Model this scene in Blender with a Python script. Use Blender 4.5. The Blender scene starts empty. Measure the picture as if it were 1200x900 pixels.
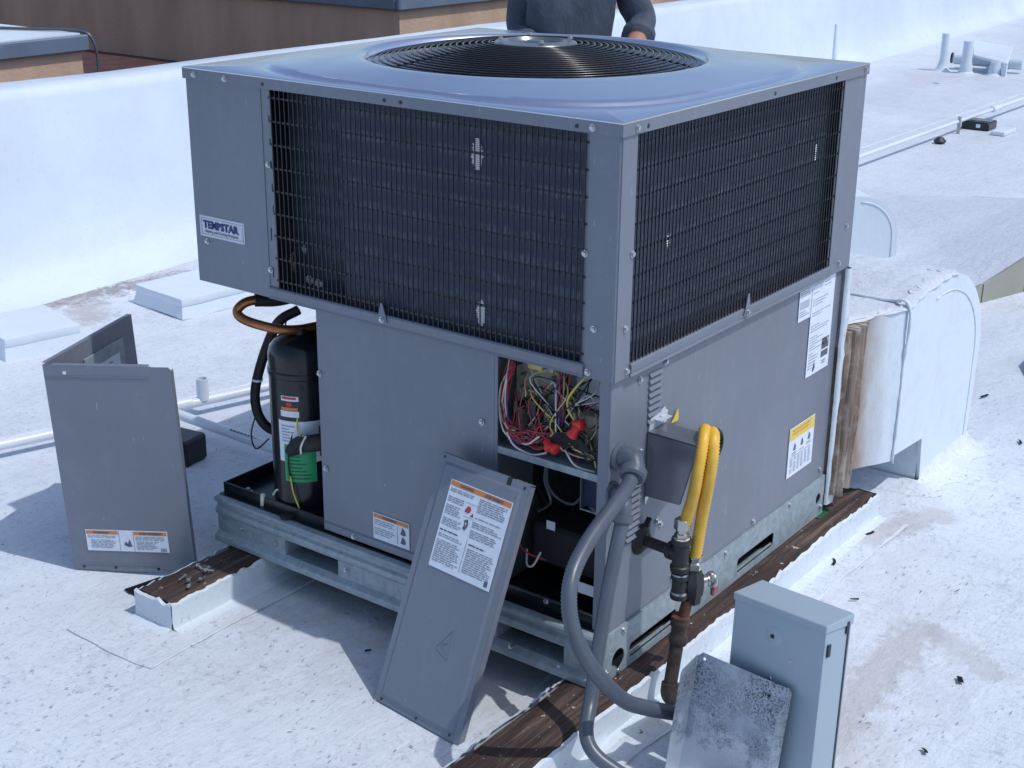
import bpy, bmesh, math, random
from mathutils import Vector, Matrix, noise
random.seed(7)
PI = math.pi
S = bpy.context.scene
COL = S.collection

# ------------------------------------------------------------------ camera
cam_d = bpy.data.cameras.new('camera'); cam = bpy.data.objects.new('camera', cam_d); COL.objects.link(cam)
cam_d.sensor_width = 36.0; cam_d.lens = 36.0 * 1651.797 / 1200.0
cam_d.clip_start = 0.05; cam_d.clip_end = 2000
cam.matrix_world = Matrix((( 0.59644343, 0.27146424, -0.75535581, -2.24996),
                           (-0.8026031, 0.21242164, -0.55740946, -1.40825),
                           ( 0.00913718, 0.93871413, 0.34457553, 1.74780),
                           (0, 0, 0, 1)))
S.camera = cam
# ------------------------------------------------------------------ light
SUN = Vector((0.10, -0.575, 1.0)).normalized()
W = bpy.data.worlds.new('World'); S.world = W; W.use_nodes = True
nt = W.node_tree; nt.nodes.clear()
sky = nt.nodes.new('ShaderNodeTexSky'); sky.sky_type = 'NISHITA'; sky.sun_disc = False
sky.dust_density = 1.6; sky.ozone_density = 2.5; sky.sun_elevation = math.asin(SUN.z); sky.sun_rotation = math.atan2(SUN.x, SUN.y)
bg = nt.nodes.new('ShaderNodeBackground'); bg.inputs['Strength'].default_value = 0.15
wo = nt.nodes.new('ShaderNodeOutputWorld')
nt.links.new(sky.outputs[0], bg.inputs[0]); nt.links.new(bg.outputs[0], wo.inputs[0])
sl = bpy.data.lights.new('sun', 'SUN'); sl.energy = 2.5; sl.angle = math.radians(0.53); sl.color = (1.0, 0.98, 0.95)
so = bpy.data.objects.new('sun', sl); COL.objects.link(so)
so.rotation_euler = SUN.to_track_quat('Z', 'Y').to_euler(); so.location = (0, -6, 9)
S.view_settings.view_transform = 'Standard'; S.view_settings.look = 'None'
S.view_settings.exposure = -0.10; S.view_settings.gamma = 1.0

# ------------------------------------------------------------------ materials
class NT:
    def __init__(s, name):
        s.m = bpy.data.materials.new(name); s.m.use_nodes = True; s.t = s.m.node_tree
        s.b = s.t.nodes['Principled BSDF']; s._c = None
    def n(s, typ, **kw):
        o = s.t.nodes.new(typ)
        for k, v in kw.items(): setattr(o, k, v)
        return o
    def l(s, a, b): s.t.links.new(a, b)
    def co(s):
        if s._c is None: s._c = s.n('ShaderNodeNewGeometry').outputs['Position']
        return s._c
    def obj(s): return s.n('ShaderNodeTexCoord').outputs['Object']
    def mapped(s, src, scale, rot=(0, 0, 0)):
        m = s.n('ShaderNodeMapping'); m.inputs['Scale'].default_value = scale; m.inputs['Rotation'].default_value = rot
        s.l(src, m.inputs[0]); return m.outputs[0]
    def noise(s, src, scale, detail=4, rough=.55, dist=0):
        o = s.n('ShaderNodeTexNoise'); o.inputs['Scale'].default_value = scale; o.inputs['Detail'].default_value = detail
        o.inputs['Roughness'].default_value = rough; o.inputs['Distortion'].default_value = dist
        s.l(src, o.inputs['Vector']); return o.outputs['Fac']
    def ramp(s, fac, stops):
        o = s.n('ShaderNodeValToRGB'); cr = o.color_ramp
        while len(cr.elements) < len(stops): cr.elements.new(0.5)
        for e, (p, c) in zip(cr.elements, stops):
            e.position = p; e.color = (c, c, c, 1) if not isinstance(c, tuple) else (*c[:3], 1)
        s.l(fac, o.inputs[0]); return o.outputs[0]
    def mix(s, fac, a, b, mode='MIX'):
        o = s.n('ShaderNodeMix', data_type='RGBA', blend_type=mode)
        for i, v in ((0, fac), (6, a), (7, b)):
            if hasattr(v, 'is_linked'): s.l(v, o.inputs[i])
            elif i == 0: o.inputs[0].default_value = v
            else: o.inputs[i].default_value = (*v, 1)
        return o.outputs[2]
    def math(s, op, a, b=None, c=None):
        o = s.n('ShaderNodeMath', operation=op)
        for i, v in enumerate((a, b, c)):
            if v is None: continue
            if hasattr(v, 'is_linked'): s.l(v, o.inputs[i])
            else: o.inputs[i].default_value = v
        return o.outputs[0]
    def bump(s, h, strength=.3, dist=.01, prev=None):
        o = s.n('ShaderNodeBump'); o.inputs['Strength'].default_value = strength; o.inputs['Distance'].default_value = dist
        s.l(h, o.inputs['Height'])
        if prev is not None: s.l(prev, o.inputs['Normal'])
        return o.outputs[0]
    def set(s, **kw):
        for k, v in kw.items():
            i = s.b.inputs[k.replace('_', ' ')]
            if hasattr(v, 'is_linked'): s.l(v, i)
            elif isinstance(v, tuple): i.default_value = (*v, 1)
            else: i.default_value = v
        return s.m

def simple(name, col, rough=.5, metal=0., var=.12, scale=30., bump=0.0, bscale=200.):
    t = NT(name); c = t.co()
    f = t.noise(c, scale, 5, .6)
    lo = tuple(x * (1 - var) for x in col); hi = tuple(min(1, x * (1 + var)) for x in col)
    kw = dict(Base_Color=t.ramp(f, [(.3, lo), (.7, hi)]), Roughness=rough, Metallic=metal)
    if bump: kw['Normal'] = t.bump(t.noise(c, bscale, 3), bump, .002)
    return t.set(**kw)

def paint(name, col, rough=.42, dust=.25, metal=.15):
    t = NT(name); c = t.co()
    big = t.noise(c, 2.2, 3, .5); mid = t.noise(c, 14, 6, .65); fine = t.noise(c, 420, 2, .5)
    base = t.mix(t.ramp(big, [(.3, 0.), (.7, 1.)]), tuple(x * .93 for x in col), tuple(x * 1.06 for x in col))
    base = t.mix(t.math('MULTIPLY', t.ramp(mid, [(.52, 0.), (.75, 1.)]), dust), base, (.46, .46, .47))
    streak = t.noise(t.mapped(c, (22, 22, 1.4)), 2.0, 5, .6)
    base = t.mix(t.math('MULTIPLY', t.ramp(streak, [(.55, 0.), (.8, 1.)]), .10), base, (.40, .39, .38))
    scr = t.noise(t.mapped(c, (60, 60, 7), (0.4, .3, .2)), 3.2, 2, .4)
    base = t.mix(t.ramp(scr, [(.745, 0.), (.775, .45)]), base, (.55, .56, .60))
    r = t.ramp(mid, [(.3, rough - .07), (.75, rough + .14)])
    nb = t.bump(fine, .05, .001); nb = t.bump(t.noise(c, 3.2, 2, .4), .11, .03, nb)
    return t.set(Base_Color=base, Roughness=r, Metallic=metal, Normal=nb)

M = {}
M['paint'] = paint('grey_enamel', (.180, .205, .258), .42, .12)
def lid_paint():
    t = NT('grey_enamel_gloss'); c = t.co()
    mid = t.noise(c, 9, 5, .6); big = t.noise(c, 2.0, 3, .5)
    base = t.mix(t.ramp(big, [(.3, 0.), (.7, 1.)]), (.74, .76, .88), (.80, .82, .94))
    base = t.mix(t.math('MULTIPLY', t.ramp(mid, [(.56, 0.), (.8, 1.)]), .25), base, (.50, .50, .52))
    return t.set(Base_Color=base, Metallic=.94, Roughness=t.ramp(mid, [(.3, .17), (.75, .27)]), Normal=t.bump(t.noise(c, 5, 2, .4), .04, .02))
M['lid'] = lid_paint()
M['galv'] = None
def galv(name, col, rough=.38, speck=0.0, metal=.55):
    t = NT(name); c = t.co()
    v = t.n('ShaderNodeTexVoronoi'); v.inputs['Scale'].default_value = 70; t.l(c, v.inputs['Vector'])
    sp = t.n('ShaderNodeSeparateColor'); t.l(v.outputs['Color'], sp.inputs[0])
    base = t.mix(t.ramp(sp.outputs[0], [(0., 0.), (1., 1.)]), tuple(x * .86 for x in col), tuple(x * 1.1 for x in col))
    mid = t.noise(c, 11, 6, .65)
    base = t.mix(t.ramp(mid, [(.55, 0.), (.78, .5)]), base, (.55, .57, .58))
    rgh = t.ramp(mid, [(.3, rough - .08), (.7, rough + .18)])
    if speck:
        s1 = t.noise(c, 230, 3, .7); reg = t.noise(c, 8, 3, .5)
        f = t.math('MULTIPLY', t.ramp(s1, [(.50, 0.), (.57, 1.)]), t.ramp(reg, [(.36, 0.), (.56, 1.)]))
        base = t.mix(t.math('MULTIPLY', f, speck), base, (.035, .037, .045))
        sz = t.n('ShaderNodeSeparateXYZ'); t.l(c, sz.inputs[0]); lowm = t.math('ADD', t.math('MULTIPLY', t.math('SUBTRACT', .15, sz.outputs[2]), 5.), t.math('MULTIPLY', t.math('SUBTRACT', t.noise(c, 24, 6, .75), .5), 1.6))
        base = t.mix(t.ramp(lowm, [(.1, 0.), (.35, .75)]), base, (.64, .69, .76))
        ch = t.noise(c, 6, 5, .6)
        base = t.mix(t.ramp(ch, [(.56, 0.), (.72, .6)]), base, (.56, .62, .70))
    return t.set(Base_Color=base, Roughness=rgh, Metallic=metal, Normal=t.bump(t.noise(c, 60, 3), .04, .003))
M['galv'] = galv('galvanised_rail', (.30, .365, .41), .42, 0.0, .22)
M['galv_old'] = galv('weathered_galvanised', (.36, .42, .50), .45, .85)
M['encl'] = paint('enclosure_blue_grey', (.335, .43, .50), .40, .2)
M['steel'] = simple('bare_steel', (.38, .39, .41), .3, .85, .1, 20, .05, 60)
M['zinc'] = simple('zinc_screw', (.50, .52, .55), .32, .9, .1, 300)
M['black'] = simple('black_enamel', (.011, .015, .019), .24, 0, .3, 25, .08, 300)
M['rubber'] = simple('black_rubber', (.016, .016, .018), .62, 0, .3, 40, .2, 200)
M['dark'] = simple('dark_interior', (.035, .037, .042), .7, 0, .2, 8)
M['liner'] = simple('interior_sheet', (.16, .18, .20), .5, .3, .15, 9)
M['wire_guard'] = simple('black_wire', (.012, .014, .022), .38, .0, .2, 50)
M['pvc_grey'] = simple('grey_pvc', (.080, .100, .135), .36, 0, .1, 20, .08, 120)
M['yellow'] = simple('yellow_hose', (.78, .46, .06), .42, 0, .12, 26, .05, 100)
M['copper'] = simple('copper', (.42, .17, .075), .34, .75, .3, 22, .05, 60)
M['iron'] = simple('black_iron', (.035, .036, .040), .5, .2, .3, 30, .15, 150)
M['brass'] = simple('plated_fitting', (.46, .46, .45), .25, .85, .1, 50)
M['red'] = simple('red_plastic', (.75, .045, .04), .4, 0, .1, 60)
M['redw'] = simple('red_wire', (.38, .05, .065), .45, 0, .3, 60)
M['yelw'] = simple('yellow_wire', (.60, .54, .13), .45, 0, .15, 60)
M['whtw'] = simple('white_wire', (.72, .70, .66), .45, 0, .1, 60)
M['purw'] = simple('purple_wire', (.16, .08, .30), .45, 0, .1, 60)
M['blkw'] = simple('black_wire_insulation', (.018, .018, .022), .4, 0, .2, 60)
M['blu'] = simple('blue_plastic', (.012, .022, .075), .4, 0, .1, 60)
M['pcb'] = simple('circuit_board', (.40, .39, .32), .55, 0, .25, 60)
M['tan'] = simple('tan_component', (.52, .47, .36), .55, 0, .1, 60)
M['pvc'] = simple('white_pvc', (.68, .74, .82), .35, 0, .06, 10)
M['stk'] = simple('sticker_white', (.68, .755, .86), .45, 0, .06, 40)
M['ink'] = simple('sticker_ink', (.10, .11, .14), .6, 0, .3, 400)
M['inkl'] = simple('sticker_grey_ink', (.30, .32, .38), .6, 0, .25, 500)
M['orange'] = simple('sticker_orange', (.62, .22, .06), .5, 0, .12, 200)
M['yelp'] = simple('sticker_yellow', (.72, .56, .09), .5, 0, .1, 200)
M['green'] = simple('sticker_green', (.015, .34, .13), .5, 0, .12, 100)
M['redp'] = simple('sticker_red', (.55, .04, .04), .5, 0, .1, 100)
M['navy'] = simple('logo_navy', (.012, .022, .17), .45, 0, .1, 100)
M['plate'] = simple('nameplate_silver', (.50, .53, .62), .32, .4, .08, 50)
M['pad'] = simple('green_pad', (.015, .11, .045), .6, 0, .2, 50)
M['foam_old'] = simple('torn_insulation', (.40, .34, .29), .85, 0, .5, 30, .5, 120)
M['foam2_old'] = simple('torn_canvas', (.15, .10, .075), .85, 0, .6, 22, .5, 120)
def streaky(name, a, b, c3):
    t = NT(name); c = t.co(); n1 = t.noise(t.mapped(c, (30, 30, .9)), 2.0, 5, .6); n2 = t.noise(c, 18, 5, .65)
    base = t.ramp(n1, [(.3, a), (.5, b), (.68, c3)]); base = t.mix(t.ramp(n2, [(.5, 0.), (.72, .7)]), base, (.55, .53, .50))
    return t.set(Base_Color=base, Roughness=.85, Normal=t.bump(n1, .6, .006))
M['foam'] = streaky('torn_insulation', (.16, .12, .09), (.36, .29, .23), (.52, .46, .40)); M['foam2'] = streaky('torn_canvas', (.12, .085, .065), (.27, .20, .16), (.42, .35, .30))
M['coping'] = simple('coping_blue_grey', (.16, .21, .29), .45, .2, .12, 4)
M['brownroof'] = simple('reddish_roof', (.075, .035, .036), .85, 0, .35, 5, .3, 30)
M['denim'] = None
M['skin'] = simple('skin', (.42, .22, .15), .5, 0, .08, 30, .05, 300)
M['hair'] = simple('dark_hair', (.02, .015, .012), .6, 0, .3, 200, .3, 300)
M['shoe'] = simple('boot_leather', (.03, .022, .018), .55, 0, .2, 60)
def cloth(name, col):
    t = NT(name); c = t.co()
    f = t.noise(c, 9, 5, .6); w = t.noise(c, 700, 2)
    b = t.bump(w, .2, .001); b = t.bump(t.noise(t.mapped(c, (1, 1, .5), (.3, .4, .2)), 11, 4, .55, .8), .5, .03, b)
    return t.set(Base_Color=t.ramp(f, [(.3, tuple(x * .8 for x in col)), (.7, tuple(x * 1.2 for x in col))]), Roughness=.9, Normal=b)
M['denim'] = cloth('dark_grey_cloth', (.062, .080, .118)); M['trouser'] = cloth('trouser_cloth', (.05, .05, .055))

def mk_coil():
    t = NT('coil_fins'); c = t.obj()
    row = t.n('ShaderNodeTexWave', wave_type='BANDS', bands_direction='Z'); row.inputs['Scale'].default_value = 6.2
    row.inputs['Distortion'].default_value = .8; row.inputs['Detail'].default_value = 2; t.l(c, row.inputs['Vector'])
    dash = t.noise(t.mapped(c, (160, 160, 26)), 1.0, 3, .7)
    patch = t.noise(c, 5, 4, .6)
    f = t.math('MULTIPLY', t.ramp(row.outputs['Fac'], [(.45, .15), (.9, 1.)]), t.ramp(dash, [(.42, 0.), (.68, 1.)]))
    f = t.math('MULTIPLY', f, t.ramp(patch, [(.3, .35), (.7, 1.)]))
    base = t.mix(f, (.050, .066, .105), (.19, .23, .30))
    grid = t.noise(t.mapped(c, (240, 240, 240)), 1.0, 2, .5)
    base = t.mix(t.ramp(grid, [(.58, 0.), (.75, .35)]), base, (.22, .25, .30))
    fin_or_leak = t.n('ShaderNodeTexWave', wave_type='BANDS', bands_direction='DIAGONAL'); fin_or_leak.inputs['Scale'].default_value = 120; t.l(c, fin_or_leak.inputs['Vector'])
    return t.set(Base_Color=base, Roughness=.5, Metallic=.3, Normal=t.bump(fin_or_leak.outputs['Fac'], .35, .002))
M['coil'] = mk_coil()
M['fin_or_leak'] = simple('coil_light_leak', (.93, .94, .96), .4, .0, .04, 400)  # near-white colour for the light spots painted on the coils

def wood(name, axis):
    t = NT(name); c = t.co()
    sc = (1.2, 26, 26) if axis == 'X' else (26, 1.2, 26)
    g = t.noise(t.mapped(c, sc), 3.0, 7, .65, .6); p = t.noise(c, 5, 4, .6)
    base = t.ramp(g, [(.26, (.010, .008, .007)), (.46, (.042, .027, .023)), (.60, (.11, .073, .057)), (.78, (.24, .18, .14))])
    base = t.mix(t.ramp(p, [(.4, 0.), (.65, .75)]), base, (.035, .014, .014))
    fl = t.noise(c, 38, 4, .7)
    base = t.mix(t.ramp(fl, [(.65, 0.), (.69, .9)]), base, (.60, .58, .56))
    return t.set(Base_Color=base, Roughness=.72, Normal=t.bump(g, .8, .012))
M['wood'] = wood('weathered_timber', 'X')
def brown(name, col):
    t = NT(name); c = t.co()
    st = t.noise(t.mapped(c, (2.2, 2.2, .5)), 1.2, 5, .6)
    return t.set(Base_Color=t.ramp(st, [(.3, tuple(x * .82 for x in col)), (.72, tuple(x * 1.15 for x in col))]), Roughness=.85,
                 Normal=t.bump(t.noise(c, 40, 4), .4, .01))
M['stucco'] = brown('brown_stucco', (.54, .38, .28))

def membrane(name, col=(.66, .735, .86), dirt=1.0, floor=False, specks=1.0, relief=1.0):
    t = NT(name); c = t.co()
    b1 = t.noise(c, .9, 5, .6); b2 = t.noise(c, 4.5, 6, .65, .4); b3 = t.noise(c, 23, 6, .7)
    base = t.mix(t.ramp(b1, [(.32, 0.), (.68, 1.)]), tuple(x * .90 for x in col), tuple(min(.86, x * 1.05) for x in col))
    base = t.mix(t.math('MULTIPLY', t.ramp(b2, [(.48, 0.), (.70, 1.)]), .36 * dirt), base, (.47, .50, .59))
    base = t.mix(t.math('MULTIPLY', t.ramp(b3, [(.56, 0.), (.76, 1.)]), .28 * dirt), base, (.38, .37, .40))
    sm = t.noise(t.mapped(c, (1.6, 1, 1), (0, 0, .75)), 30, 6, .70, 1.3); rg2 = t.noise(c, 3.3, 4, .6)
    base = t.mix(t.math('MULTIPLY', t.math('MULTIPLY', t.ramp(sm, [(.50, 0.), (.66, .55)]), t.ramp(rg2, [(.36, .25), (.6, 1.)])), dirt * specks), base, (.43, .46, .53))
    f1 = t.noise(t.mapped(c, (1, 1.6, 1), (0, 0, .5)), 55, 4, .7); reg = t.noise(c, 2.6, 4, .6)
    s = t.math('MULTIPLY', t.ramp(f1, [(.61, 0.), (.68, 1.)]), t.ramp(reg, [(.34, .0), (.56, 1.)]))
    base = t.mix(t.math('MULTIPLY', s, .62 * specks), base, (.20, .19, .20))
    f2 = t.noise(c, 120, 3, .6)
    base = t.mix(t.math('MULTIPLY', t.ramp(f2, [(.70, 0.), (.745, .8)]), specks), base, (.09, .085, .09))
    if floor:
        sep = t.n('ShaderNodeSeparateXYZ'); t.l(c, sep.inputs[0]); X, Y = sep.outputs[0], sep.outputs[1]
        def blob(ax, ay, bx, by, r, amt, colr, lo=.38, hi=.58, sc=11):
            nonlocal base
            dx, dy = bx - ax, by - ay; L2 = dx * dx + dy * dy
            u = t.math('ADD', t.math('MULTIPLY', t.math('SUBTRACT', X, ax), dx / L2), t.math('MULTIPLY', t.math('SUBTRACT', Y, ay), dy / L2))
            u = t.math('MINIMUM', t.math('MAXIMUM', u, 0.), 1.)
            px = t.math('SUBTRACT', X, t.math('ADD', t.math('MULTIPLY', u, dx), ax)); py = t.math('SUBTRACT', Y, t.math('ADD', t.math('MULTIPLY', u, dy), ay))
            d = t.math('SQRT', t.math('ADD', t.math('MULTIPLY', px, px), t.math('MULTIPLY', py, py)))
            m = t.math('SUBTRACT', 1.0, t.math('DIVIDE', d, r)); m = t.math('MAXIMUM', m, 0.)
            nz = t.noise(c, sc, 6, .68)
            f = t.ramp(t.math('ADD', t.math('MULTIPLY', m, .55), t.math('SUBTRACT', nz, .28)), [(lo, 0.), (hi, amt)])
            f = t.math('MULTIPLY', f, t.ramp(m, [(0., 0.), (.25, 1.)]))
            base = t.mix(f, base, colr)
        blob(.25, -.42, .80, -.41, .12, .55, (.40, .39, .395), .46, .62, 22)
        blob(.80, -.46, .70, -.62, .10, .45, (.42, .42, .43), .46, .62, 22)
        blob(.05, -.55, .3, -.45, .14, .4, (.48, .46, .46), .42, .66, 15)
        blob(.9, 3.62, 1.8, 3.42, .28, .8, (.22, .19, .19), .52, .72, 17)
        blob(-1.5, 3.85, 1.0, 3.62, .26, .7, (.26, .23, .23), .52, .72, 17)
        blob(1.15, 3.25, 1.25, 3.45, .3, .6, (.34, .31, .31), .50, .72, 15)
        blob(1.7, 3.5, 11.5, 4.2, .30, .4, (.42, .42, .46), .44, .64, 7)
        blob(8.0, 3.3, 10.5, 3.2, .5, .4, (.50, .50, .56), .44, .64, 5)
        blob(.1, 1.1, .1, .1, .5, .55, (.40, .40, .36), .40, .75, 6)
        blob(1.2, -.1, 1.45, -.2, .1, .4, (.36, .33, .31))
    nb = t.bump(b3, .22 * relief, .004); nb = t.bump(t.noise(c, 85, 4, .65), .18 * relief, .002, nb)
    nb = t.bump(t.noise(t.mapped(c, (1, 2.2, 1), (0, 0, .6)), 6, 5, .62, .3), .30 * relief, .018, nb)
    return t.set(Base_Color=base, Roughness=t.ramp(b3, [(.3, .42), (.7, .62)]), Normal=nb)
M['roof'] = membrane('white_roof_coating', (.64, .695, .775), floor=True, relief=1.8, specks=1.25)
M['wall_white'] = membrane('white_wall_coating', (.62, .71, .815), .5, False, .3, .5)
M['white'] = membrane('white_duct_coating', (.65, .735, .83), .45, False, .25, .5)
M['flash'] = membrane('white_flashing', (.64, .72, .79), .8, False, .8, .6)
def duct_mat():
    t = NT('stained_white_coating'); c = t.co()
    sep = t.n('ShaderNodeSeparateXYZ'); t.l(c, sep.inputs[0]); x = sep.outputs[0]
    nz = t.noise(t.mapped(c, (3, 3, .8)), 5, 6, .65)
    m = t.math('ADD', t.math('MULTIPLY', t.math('SUBTRACT', 1.345, x), 6.0), t.math('MULTIPLY', t.math('SUBTRACT', nz, .5), .7))
    b3 = t.noise(c, 18, 6, .7)
    dn = t.noise(t.mapped(c, (1, 1, .5)), 7, 6, .7); base = t.mix(t.ramp(b3, [(.54, 0.), (.80, .4)]), (.65, .735, .82), (.46, .47, .48)); base = t.mix(t.ramp(dn, [(.52, 0.), (.72, .3)]), base, (.50, .52, .56))
    base = t.mix(t.ramp(m, [(.05, 0.), (.30, .35), (.62, .95)]), base, (.27, .185, .13))
    return t.set(Base_Color=base, Roughness=.6, Normal=t.bump(dn, .35, .012, t.bump(b3, .25, .005)))
M['duct'] = duct_mat()
M['beige'] = simple('beige_sheet_metal', (.36, .36, .31), .42, .4, .1, 3)
M['asphalt'] = simple('far_ground', (.06, .06, .06), .9, 0, .3, .4)

# ------------------------------------------------------------------ mesh helpers
def link(name, bm, mat, parent=None, smooth=False, kind=None, angle=None, matrix=None):
    me = bpy.data.meshes.new(name)
    if matrix is not None: bm.transform(matrix)
    bmesh.ops.recalc_face_normals(bm, faces=bm.faces)
    bm.to_mesh(me); bm.free()
    if mat is not None: me.materials.append(M[mat] if isinstance(mat, str) else mat)
    if smooth or angle:
        for p in me.polygons: p.use_smooth = True
        if angle: me.set_sharp_from_angle(angle=math.radians(angle))
    return link_me(name, me, parent, kind)
def link_me(name, me, parent=None, kind=None, loc=None, mw=None):
    o = bpy.data.objects.new(name, me); COL.objects.link(o)
    if kind: o['kind'] = kind
    if mw is not None: o.matrix_world = mw
    if parent is not None: attach(o, parent)
    return o
def attach(o, parent):           # parents are placed before their parts; their matrix is composed by hand (no depsgraph needed)
    o.parent = parent
    o.matrix_parent_inverse = wm(parent).inverted()
def wm(o):
    b = o.matrix_basis.copy()
    return (wm(o.parent) @ o.matrix_parent_inverse @ b) if o.parent else b
def thing(name, label, cat, loc=(0, 0, 0), group=None):
    o = bpy.data.objects.new(name, None); COL.objects.link(o); o.location = loc; o.empty_display_size = .1
    return tag(o, label, cat, group)
def tag(o, label, cat, group=None):
    o['label'] = label; o['category'] = cat
    if group: o['group'] = group
    return o

def box(bm, x0, x1, y0, y1, z0, z1, bev=0, seg=1):
    r = bmesh.ops.create_cube(bm, size=1)
    for v in r['verts']:
        v.co = Vector((x0 + (v.co.x + .5) * (x1 - x0), y0 + (v.co.y + .5) * (y1 - y0), z0 + (v.co.z + .5) * (z1 - z0)))
    if bev:
        es = list({e for v in r['verts'] for e in v.link_edges})
        bmesh.ops.bevel(bm, geom=es, offset=bev, segments=seg, affect='EDGES', profile=.6)
def BX(name, mat, parent, x0, x1, y0, y1, z0, z1, bev=0, seg=1, **kw):
    bm = bmesh.new(); box(bm, x0, x1, y0, y1, z0, z1, bev, seg); return link(name, bm, mat, parent, **kw)

def spline(pts, n=8):
    pts = [Vector(p) for p in pts]
    if len(pts) < 3: return pts
    out = []
    P = [2 * pts[0] - pts[1]] + pts + [2 * pts[-1] - pts[-2]]
    for i in range(1, len(P) - 2):
        a, b, c, d = P[i - 1:i + 3]
        for k in range(n):
            t = k / n
            out.append(.5 * ((2 * b) + (c - a) * t + (2 * a - 5 * b + 4 * c - d) * t * t + (3 * b - a - 3 * c + d) * t ** 3))
    out.append(pts[-1]); return out
def tube(bm, pts, r, seg=10, caps=True, rfun=None, step=None):
    pts = [Vector(p) for p in pts]
    if step:      # resample evenly
        out = [pts[0]]; acc = 0
        for a, b in zip(pts, pts[1:]):
            L = (b - a).length; d = step - acc
            while d <= L:
                out.append(a.lerp(b, d / L)); d += step
            acc = (acc + L) % step
        pts = out
    t0 = (pts[1] - pts[0]).normalized()
    u = t0.orthogonal().normalized(); rings = []
    for i, p in enumerate(pts):
        t = (pts[min(i + 1, len(pts) - 1)] - pts[max(i - 1, 0)]).normalized()
        u = (u - t * u.dot(t)).normalized(); v = t.cross(u)
        rr = rfun(i, len(pts)) if rfun else r
        rings.append([bm.verts.new(p + (u * math.cos(2 * PI * k / seg) + v * math.sin(2 * PI * k / seg)) * rr) for k in range(seg)])
    for a, b in zip(rings, rings[1:]):
        for k in range(seg): bm.faces.new((a[k], a[(k + 1) % seg], b[(k + 1) % seg], b[k]))
    if caps: bm.faces.new(list(reversed(rings[0]))); bm.faces.new(rings[-1])
def TB(name, mat, parent, pts, r, seg=10, n=8, sp=True, angle=40, **kw):
    bm = bmesh.new(); tube(bm, spline(pts, n) if sp else pts, r, seg, **{k: v for k, v in kw.items() if k in ('rfun', 'step', 'caps')})
    return link(name, bm, mat, parent, angle=angle, **{k: v for k, v in kw.items() if k in ('kind',)})
def lathe(bm, prof, seg=20, mw=None):
    rings = []
    for r, z in prof:
        rings.append([bm.verts.new((r * math.cos(2 * PI * k / seg), r * math.sin(2 * PI * k / seg), z)) for k in range(seg)])
    for a, b in zip(rings, rings[1:]):
        for k in range(seg): bm.faces.new((a[k], a[(k + 1) % seg], b[(k + 1) % seg], b[k]))
    bm.faces.new(list(reversed(rings[0]))); bm.faces.new(rings[-1])
    if mw is not None:
        for ring in rings:
            for v in ring: v.co = mw @ v.co
def axis_mat(p, d):
    q = Vector(d).normalized().to_track_quat('Z', 'Y').to_matrix().to_4x4()
    return Matrix.Translation(Vector(p)) @ q
def LT(name, mat, parent, prof, p, d=(0, 0, 1), seg=20, angle=40):
    bm = bmesh.new(); lathe(bm, prof, seg, axis_mat(p, d)); return link(name, bm, mat, parent, angle=angle)
def extrude_poly(bm, pts, vec):      # pts: list of 3D, a closed outline
    a = [bm.verts.new(p) for p in pts]; b = [bm.verts.new(Vector(p) + Vector(vec)) for p in pts]
    bm.faces.new(a); bm.faces.new(list(reversed(b)))
    n = len(pts)
    for i in range(n): bm.faces.new((a[i], b[i], b[(i + 1) % n], a[(i + 1) % n]))
def plate(bm, outer, holes, to3d, vec):
    """sheet with holes; to3d maps (u, v) to a point; vec is the thickness"""
    es = []; loops = []
    for lp in [outer] + holes:
        vs = [bm.verts.new(to3d(*p)) for p in lp]; loops.append(vs)
        es += [bm.edges.new((vs[i], vs[(i + 1) % len(vs)])) for i in range(len(vs))]
    r = bmesh.ops.triangle_fill(bm, use_beauty=True, use_dissolve=False, edges=es)
    fs = [g for g in r['geom'] if isinstance(g, bmesh.types.BMFace)]
    ex = bmesh.ops.extrude_face_region(bm, geom=fs)
    bmesh.ops.translate(bm, vec=Vector(vec), verts=[g for g in ex['geom'] if isinstance(g, bmesh.types.BMVert)])
def rect(a, b, c, d): return [(a, c), (b, c), (b, d), (a, d)]
def rrect(a, b, c, d, r, n=4):
    out = []
    for cx, cy, s in ((b - r, d - r, 0), (a + r, d - r, 1), (a + r, c + r, 2), (b - r, c + r, 3)):
        for k in range(n + 1):
            t = (s + k / n) * PI / 2; out.append((cx + r * math.cos(t), cy + r * math.sin(t)))
    return out
def circ(x, y, r, n=20): return [(x + r * math.cos(2 * PI * k / n), y + r * math.sin(2 * PI * k / n)) for k in range(n)]
def grid_displace(bm, amp, sc, seed=0):
    for v in bm.verts:
        v.co += Vector((noise.noise(v.co * sc + Vector((seed, 0, 0))), noise.noise(v.co * sc + Vector((0, seed + 9, 0))), noise.noise(v.co * sc + Vector((0, 3, seed + 5))))) * amp

# screws share one mesh
def _screw():
    bm = bmesh.new(); lathe(bm, [(.0078, 0), (.0078, .0016), (.0055, .0018), (.0052, .0056), (.0035, .0064)], 8)
    me = bpy.data.meshes.new('screw'); bmesh.ops.recalc_face_normals(bm, faces=bm.faces); bm.to_mesh(me); bm.free(); me.materials.append(M['zinc']); return me
SCREW = _screw()
def screw(parent, p, n): return link_me('screw', SCREW, parent, mw=axis_mat(p, n))

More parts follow.
